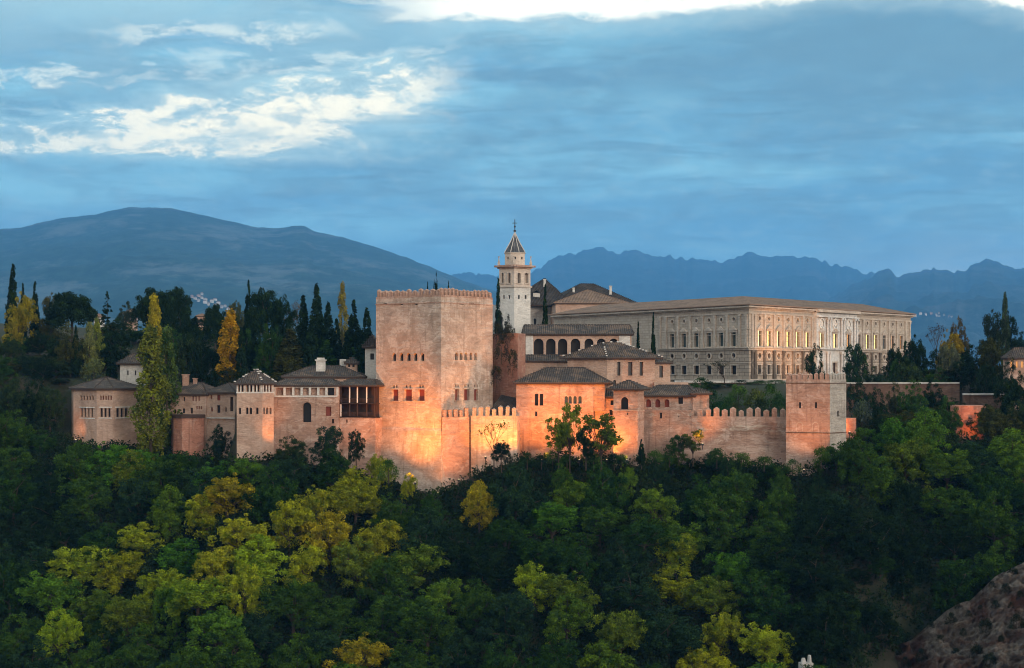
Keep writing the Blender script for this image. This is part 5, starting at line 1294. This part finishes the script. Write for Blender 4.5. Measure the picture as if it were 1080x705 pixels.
# trees against the lit walls
ag = 'small trees standing against the lit fortress walls'
for k in [('bare', 521, 443, 34, 384, (.12, .13, .02), 'thin half-bare tree silhouetted on the bright yellow wall', 492), ('airy', 589, 441, 24, 384, (.11, .16, .02), 'slim tree before the orange wall, dark stem and feathery top', 490), ('airy', 601, 431, 24, 382, (.14, .19, .025), 'airy light green tree before the orange wall, taller one', 492),
          ('airy', 634, 441, 36, 381, (.10, .15, .025), 'feathery green tree right of the small black pine', 492), ('broad', 618, 451, 22, 379, DK, 'small black pine-like tree before the orange wall', 490), ('airy', 716, 460, 16, 383, DG, 'small dark tree before the reddish wall, left of the pair', 486), ('airy', 731, 456, 20, 382, (.06, .08, .02), 'small green tree before the pale patch of the reddish wall', 486), ('cypress', 676.5, 464, 9, 378, DK, 'small black cypress at the foot of the pavilion bastion', 492),
          ('broad', 529, 466, 24, 379, DK, 'dark bush-like tree at the foot of the bright yellow wall', 494), ('broad', 345, 449, 36, 388, (.02, .045, .025), 'rounded dark tree before the long pale wing', 492), ('broad', 376, 453, 20, 386, DK, 'dark tree in the corner beside the huge tower', 490), ('broad', 232, 450, 26, 405, DK, 'dark tree in front of the undercroft left of the turret', 486), ('broad', 306, 462, 40, 386, (.03, .05, .018), 'spreading tree at the foot of the pale wing', 495), ('bush', 571, 479, 18, 383, DK, 'low dark bush at the foot of the orange wall, left', 492), ('bush', 648, 477, 18, 381, DK, 'low dark bush at the foot of the orange wall, right', 492)]:
    tpx(*k[:7], group=ag, base=k[7])

for i, (px_, top, w_, Y, b_, cl_) in enumerate([(556, 477, 20, 384, 492, DG), (583, 474, 18, 386, 492, MG), (598, 478, 20, 384, 492, DG), (626, 474, 22, 382, 492, MG), (655, 478, 16, 380, 492, DG), (691, 474, 22, 384, 490, MG), (706, 468, 20, 385, 488, DG), (756, 472, 26, 380, 490, DG), (782, 476, 26, 377, 492, MG), (806, 480, 24, 374, 494, DG), (836, 484, 20, 366, 498, DG), (866, 470, 22, 366, 490, MG), (410, 484, 24, 378, 505, MG)]):
    tree('bush', P(px_, Y).x, Y, (b_ - top) * Y / F, w_ * Y / F, cl_, 'leafy shrub at the foot of the lit fortress walls, %s from the left' % ('last' if i == 12 else ordinal(i)) if i < 12 else 'leafy shrub at the foot of the huge tower, lit by the floodlight', 'shrubs at the wall feet', Z(b_, Y))
for i, (px_, top, w_, Y) in enumerate([(732, 404, 24, 432), (748, 402, 26, 436), (764, 404, 26, 434), (781, 401, 28, 438), (800, 403, 28, 436), (818, 402, 26, 438)]):
    tpx('bush', px_, top, w_, Y, random.choice([DK, DG, (.03, .035, .015)]), 'dark hedge shrub along the terrace under the stone palace, %s from the left' % ordinal(i), 'hedge shrubs under the stone palace', cat='bush')
for px_, top, w_, Y, cl_, lb_ in ((906, 403, 26, 418, DK, 'dark small tree at the left end of the long garden wall'), (944, 406, 24, 420, (.05, .06, .025), 'olive-coloured small tree against the middle of the long garden wall'), (984, 402, 30, 418, DK, 'dark bushy tree against the right end of the long garden wall')):
    tpx('broad', px_, top, w_, Y, cl_, lb_)
# ------------------------------------------------------------------ the wood on the slope
SKY = [(-200, 418), (0, 418), (45, 436), (70, 458), (80, 463), (130, 462), (150, 466), (180, 470), (215, 474), (235, 478), (252, 478), (280, 474), (300, 470), (330, 462), (380, 462), (395, 480), (410, 478), (437, 480), (455, 506), (466, 516), (476, 512), (488, 485), (500, 480), (515, 478), (545, 486), (640, 487), (672, 484), (690, 472), (715, 470), (770, 470), (800, 476), (828, 488), (845, 480), (862, 466), (880, 452), (905, 447), (935, 434), (960, 424), (990, 422), (1003, 440), (1012, 462), (1035, 462), (1046, 446), (1080, 438), (1300, 430)]
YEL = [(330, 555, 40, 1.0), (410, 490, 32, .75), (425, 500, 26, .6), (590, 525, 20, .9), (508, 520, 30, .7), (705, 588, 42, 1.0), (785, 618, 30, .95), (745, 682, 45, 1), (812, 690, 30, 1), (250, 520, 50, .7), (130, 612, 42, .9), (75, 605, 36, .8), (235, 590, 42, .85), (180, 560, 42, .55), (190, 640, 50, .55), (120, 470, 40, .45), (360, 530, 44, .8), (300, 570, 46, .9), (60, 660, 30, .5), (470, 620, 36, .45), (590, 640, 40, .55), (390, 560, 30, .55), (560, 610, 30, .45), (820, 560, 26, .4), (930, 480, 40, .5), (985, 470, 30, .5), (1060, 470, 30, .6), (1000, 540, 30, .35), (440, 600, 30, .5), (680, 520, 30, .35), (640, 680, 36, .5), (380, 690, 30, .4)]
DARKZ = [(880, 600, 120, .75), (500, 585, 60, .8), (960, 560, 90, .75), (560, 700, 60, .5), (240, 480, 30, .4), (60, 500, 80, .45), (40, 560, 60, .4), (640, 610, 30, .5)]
LAND = [(75, 'under the far-left slope'), (170, 'below the faceted palace'), (248, 'below the two pinkish houses'), (300, 'below the smooth turret'), (390, 'below the loggia wing'), (466, 'below the huge tower'), (548, 'below the yellow-lit wall'), (650, 'below the orange-lit wing'), (740, 'below the pavilion bastion'), (828, 'below the battlements'), (893, 'below the right-hand tower'), (1000, 'below the garden wall'), (9999, 'below the round bastion')]
rg = random.Random(4); spots = []
rockline = [(880, 760), (912, 700), (960, 676), (985, 655), (1000, 643), (1025, 632), (1048, 610), (1080, 594), (1200, 550)]
def sky_at(px, w): return max(lerp(SKY, px + d_) for d_ in (-w * .34, -w * .17, 0, w * .17, w * .34))
LAMPS = [P(a, b2) for a, b2 in ((436, 378), (462, 379), (512, 387), (535, 386), (484, 377), (572, 385), (611, 384), (640, 383), (661, 380), (741, 379), (848, 366), (896, 384), (1028, 392), (297, 391), (80, 418), (372, 392))]
row = 0; off = 3.4
while off < 82:
    st_ = 8.2 + off * .02
    x = -136 + (row % 2) * 4.6 + rg.uniform(-1, 1)
    while x < 140:
        xx = x + rg.uniform(-1.8, 1.8); u = 540 + 4.25 * xx; Yt = yw(u) - off + rg.uniform(-2.2, 2.2)
        px_, _ = pix(xx, Yt, 50)
        if -45 < px_ < 1125 and not (Yt < 348 and px_ > 868 and lerp(rockline, px_ + 14) < pix(xx, Yt, gz(xx, Yt) + 3)[1]):
            z0 = gz(xx, Yt) - .3; wd = rg.uniform(11, 15.5); h = rg.uniform(10, 15)
            lim = sky_at(px_, wd * F / Yt); zmax = Z(lim + 2, Yt); h2 = min(h, (zmax - z0)) * .98
            if h2 < 3.2: x += 6; continue
            near = min((Vector((xx, Yt)) - l_).length for l_ in LAMPS)
            if near < 3.5: x += 6; continue
            wd = min(wd, max(3.5, near * 1.15)); h2 = min(h2, max(4, near * 1.7))
            if h2 < h: wd = min(wd, max(6.5, wd * (.45 + .55 * h2 / h)))
            ptop = pix(xx, Yt, z0 + h2 * .75)[1]
            if pix(xx, Yt, z0 + h2)[1] < 716 and pix(xx, Yt, z0 + h2 * .9)[1] < lerp(rockline, px_ + 6) - 4:
                spots.append((px_, ptop, xx, Yt, h2, wd, z0))
        x += 9.4 + off * .02
    off += st_; row += 1
for px_, top, w_, Yt in ((884, 640, 36, 342), (906, 632, 34, 346), (928, 636, 30, 346), (948, 630, 28, 350), (892, 672, 34, 334), (915, 664, 26, 340), (872, 690, 34, 330)):
    xx = P(px_, Yt).x; z0 = gz(xx, Yt) - .3; spots.append((px_, top + 8, xx, Yt, max(4, Z(top, Yt) - z0), w_ * Yt / F, z0))
lab_bins = {}; data = []
for (px_, py_, xx, Yt, h2, wd, z0) in spots:
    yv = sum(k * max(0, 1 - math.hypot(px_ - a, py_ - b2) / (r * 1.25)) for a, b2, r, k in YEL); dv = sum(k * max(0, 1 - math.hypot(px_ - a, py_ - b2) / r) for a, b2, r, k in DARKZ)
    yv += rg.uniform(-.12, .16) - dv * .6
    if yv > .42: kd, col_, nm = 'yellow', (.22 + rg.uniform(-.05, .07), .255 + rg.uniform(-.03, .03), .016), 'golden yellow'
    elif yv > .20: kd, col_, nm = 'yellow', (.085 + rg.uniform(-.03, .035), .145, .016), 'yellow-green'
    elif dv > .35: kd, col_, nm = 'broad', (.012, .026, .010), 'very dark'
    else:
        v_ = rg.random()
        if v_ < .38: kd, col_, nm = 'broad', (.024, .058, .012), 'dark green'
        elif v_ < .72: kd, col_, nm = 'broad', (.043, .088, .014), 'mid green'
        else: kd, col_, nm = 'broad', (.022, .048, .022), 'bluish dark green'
    lm_ = next(n for lim, n in LAND if px_ < lim); rel = py_ - lerp(SKY, px_)
    rw = 'at the wood edge' if rel < 42 else 'high on the slope' if py_ < 575 else 'midway down the slope' if py_ < 640 else 'low on the slope'
    lab_bins.setdefault((nm, lm_, rw), []).append(len(data)); data.append([kd, xx, Yt, h2, wd, col_, None, z0, px_])
for (nm, lm_, rw), ids in lab_bins.items():
    ids.sort(key=lambda i: data[i][8])
    for k, i in enumerate(ids):
        extra = '' if len(ids) == 1 else (', left one' if k == 0 else ', right one') if len(ids) == 2 else ', %s from left' % ordinal(k)
        data[i][6] = '%s tree %s %s%s' % (nm, rw, lm_, extra)
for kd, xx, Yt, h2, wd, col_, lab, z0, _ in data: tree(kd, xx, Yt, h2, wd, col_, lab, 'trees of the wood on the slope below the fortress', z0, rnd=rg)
print('forest trees', len(data))

# undergrowth between the trunks: one uncountable mass of low leaves
ug = np.random.default_rng(3); pts_ = []
for _ in range(34000):
    x = ug.uniform(-140, 145); Y = ug.uniform(318, 438)
    if Y > yw(540 + 4.25 * x) - 1.2 or (Y < 346 and x > 60 and pix(x, Y, gz(x, Y))[1] > lerp(rockline, pix(x, Y, 0)[0]) + 6): continue
    pts_.append((x, Y, gz(x, Y) + ug.uniform(.1, 1.6)))
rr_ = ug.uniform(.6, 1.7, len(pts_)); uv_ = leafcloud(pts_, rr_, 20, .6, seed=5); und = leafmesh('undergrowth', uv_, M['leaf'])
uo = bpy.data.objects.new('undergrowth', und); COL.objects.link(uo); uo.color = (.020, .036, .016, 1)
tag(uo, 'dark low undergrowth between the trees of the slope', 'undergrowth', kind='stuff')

# ------------------------------------------------------------------ bare rocky spur at lower right
rm_, t, b = mat('bare rock and red soil', rough=.95, spec=.1)
o_ = t.new('ShaderNodeTexCoord').outputs['Object']
n1 = t.noise(t.scl(o_, (.10, .10, .16)), 1, 7, .65, .8); n2 = t.noise(t.scl(o_, (.6, .6, .9)), 1, 7, .7, .3); n3 = t.noise(t.scl(o_, (.05, .05, .08)), 1, 5, .6, .6)
c = t.mix(t.step(n1, .42, .60), (.17, .145, .125), (.085, .062, .050)); c = t.mix(t.mul(t.step(n3, .50, .62), .8), c, (.070, .026, .018)); c = t.mix(t.step(n2, .40, .72, 0, .75), c, (.04, .033, .028)); c = t.mix(t.mul(t.step(n1, .66, .72), .9), c, (.010, .016, .008))
t.put(b.inputs['Base Color'], c); bump(t, b, t.add(n2, n1), 1.0, 1.2)
nu, nv = 260, 190
def rockfn(i, j):
    px_ = 870 + 330 * i / (nu - 1); v = j / (nv - 1)
    yt = lerp(rockline, px_); py = yt + v * 260
    Yt = 341 - 60 * v; 
    x, Y, z = P(px_, Yt).x, Yt, Z(py, Yt)
    q = Vector((x * .16, Y * .16, z * .30)); n_ = 0; am = 1; fr = 1
    for _ in range(7): n_ += am * (.32 - abs(mnoise.noise(q * fr))); am *= .60; fr *= 2.1
    z += n_ * 2.6 * (1 if v > .02 else .7); Y -= n_ * 4.2
    return (x, Y, z)
def rock_vert(i, j):
    if j == 0: a = rockfn(i, 0); return (a[0] * 1.02, a[1] + 14, a[2] - 16)
    return rockfn(i, j - 1)
rk = grid_mesh('hillside_rock', list(range(nu)), list(range(nv + 1)), lambda i, j: rock_vert(i, j), rm_)
rk.name = 'cliff'
for i, (px_, py_, w_) in enumerate(sorted([(1003, 656, 16), (1022, 650, 10), (1040, 664, 20), (1061, 622, 12), (1050, 640, 12), (992, 676, 12), (972, 694, 16), (1072, 660, 20), (1030, 690, 18), (1016, 668, 9), (955, 700, 12), (1034, 642, 7), (1010, 640, 9), (1068, 606, 14), (982, 662, 10), (1046, 618, 9), (1056, 676, 10), (1066, 640, 8), (946, 690, 14), (1076, 628, 9), (1044, 700, 20), (1008, 690, 12)])):
    Yt = 341 - 60 * (py_ - lerp(rockline, px_)) / 260 - 2
    tree('bush', P(px_, Yt).x, Yt, w_ * Yt / F * .95, w_ * Yt / F * .9, (.016, .022, .012), 'dark scrub bush clinging to the bare rock, %s from the left' % ordinal(i), 'scrub bushes on the bare rocky spur', Z(py_ + w_ * .3, Yt), rnd=rg)
# pale broken stub of masonry at the bottom edge
c = P(850, 322); mb = MB(); zb_ = Z(712, 322)
mb.box((*c, zb_), 2.4, 1.8, Z(699, 322) - zb_, .3); mb.box((c.x - .5, c.y, Z(699, 322) + .003), .9, .9, .9, .1, taper=.6); mb.box((c.x + .7, c.y, Z(699, 322) + .003), .5, .8, 1.5, .5, taper=.7)
sb = mb.obj('ruined_pillar', M['stone_grey'], None, (*c, zb_)); tag(sb, 'pale broken stub of masonry among the trees at the bottom edge', 'ruin')

# ------------------------------------------------------------------ floodlights at the wall feet (lit in the photograph)
def flood(px, py, Y, tpxy, tY, energy, label, size=75, col=(1.0, .29, .038), blend=1.0, rad=.5):
    p = P(px, Y); z = Z(py, Y); r_ = thing('floodlight', label, 'lamp', (p.x, p.y, z), 'floodlights at the foot of the walls')
    tgt = Vector((*P(tpxy[0], tY), Z(tpxy[1], tY))); d = (tgt - Vector((p.x, p.y, z))).normalized(); ang = math.atan2(d.y, d.x)
    mb = MB(); mb.box((p.x, p.y, z), .7, .5, .5, ang); mb.obj('housing', M['metal'], r_)
    mb = MB(); mb.box((p.x, p.y, z + .5), .5, .34, .05, ang); mb.obj('lens', M['lampglass'], r_)
    mb = MB(); mb.box((p.x, p.y, z - 1.0), .14, .14, .99, ang); mb.obj('post', M['metal'], r_)
    l_ = bpy.data.lights.new('flood_lamp', 'SPOT'); l_.energy = energy; l_.color = col; l_.spot_size = R(size); l_.spot_blend = blend; l_.shadow_soft_size = rad
    lo = bpy.data.objects.new('flood_lamp', l_); COL.objects.link(lo); lo.parent = r_; lo.location = (0, 0, .9); lo.rotation_euler = (-d).to_track_quat('Z', 'Y').to_euler()
K = 2.05
flood(438, 511, 376, (434, 440), 396, 26000 * K, 'floodlight before the left face of the huge tower', 66)
flood(462, 522, 379, (462, 470), 390, 2600 * K, 'floodlight at the near corner of the huge tower', 90)
flood(512, 484, 387, (508, 447), 393, 3000 * K, 'floodlight right under the bright yellow wall', 115, (1.0, .33, .035))
flood(535, 484, 386, (536, 445), 391, 3400 * K, 'second floodlight under the bright yellow wall', 115, (1.0, .33, .035))
flood(484, 508, 377, (486, 440), 395, 4200 * K, 'floodlight below the short dim wall at the right side of the huge tower', 95)
flood(572, 487, 385, (572, 445), 395, 6500 * K, 'floodlight under the broad earth-coloured wing, left', 105)
flood(611, 487, 384, (612, 445), 394, 6800 * K, 'floodlight under the broad earth-coloured wing, middle', 105)
flood(640, 487, 383, (640, 440), 393, 4200 * K, 'floodlight under the low wing, right', 105)
flood(661, 487, 380, (661, 452), 387, 2600 * K, 'floodlight at the foot of the pavilion bastion', 100)
flood(741, 470, 379, (732, 440), 386, 2600 * K, 'floodlight before the reddish wall below the red arches', 110)
flood(848, 498, 366, (850, 440), 375, 2600 * K, 'floodlight before the right-hand tower', 90)
flood(896, 458, 384, (893, 448), 388, 700 * K, 'small floodlight at the short low wall right of the right-hand tower', 110)
flood(1028, 462, 392, (1024, 440), 401, 1500 * K, 'floodlight at the round bastion', 95, (1.0, .26, .05))
flood(297, 482, 391, (284, 445), 397, 1800 * K, 'floodlight at the turret corner', 62)
flood(80, 466, 418, (78, 450), 428, 700 * K, 'floodlight at the left corner of the faceted palace', 70)
flood(372, 478, 392, (374, 460), 399, 800 * K, 'small floodlight in the corner left of the huge tower', 80)
# the west front of the stone palace is washed with warm light from its forecourt
for i, px_ in enumerate((832, 880, 930)):
    Yp = 466 + (px_ - 790) * .47 - 26
    flood(px_ + 12, 408, Yp, (px_ , 345), Yp + 26, 9500 * K, 'forecourt floodlight before the stone palace west front, %s from the left' % ordinal(i), 110, (1.0, .44, .16))
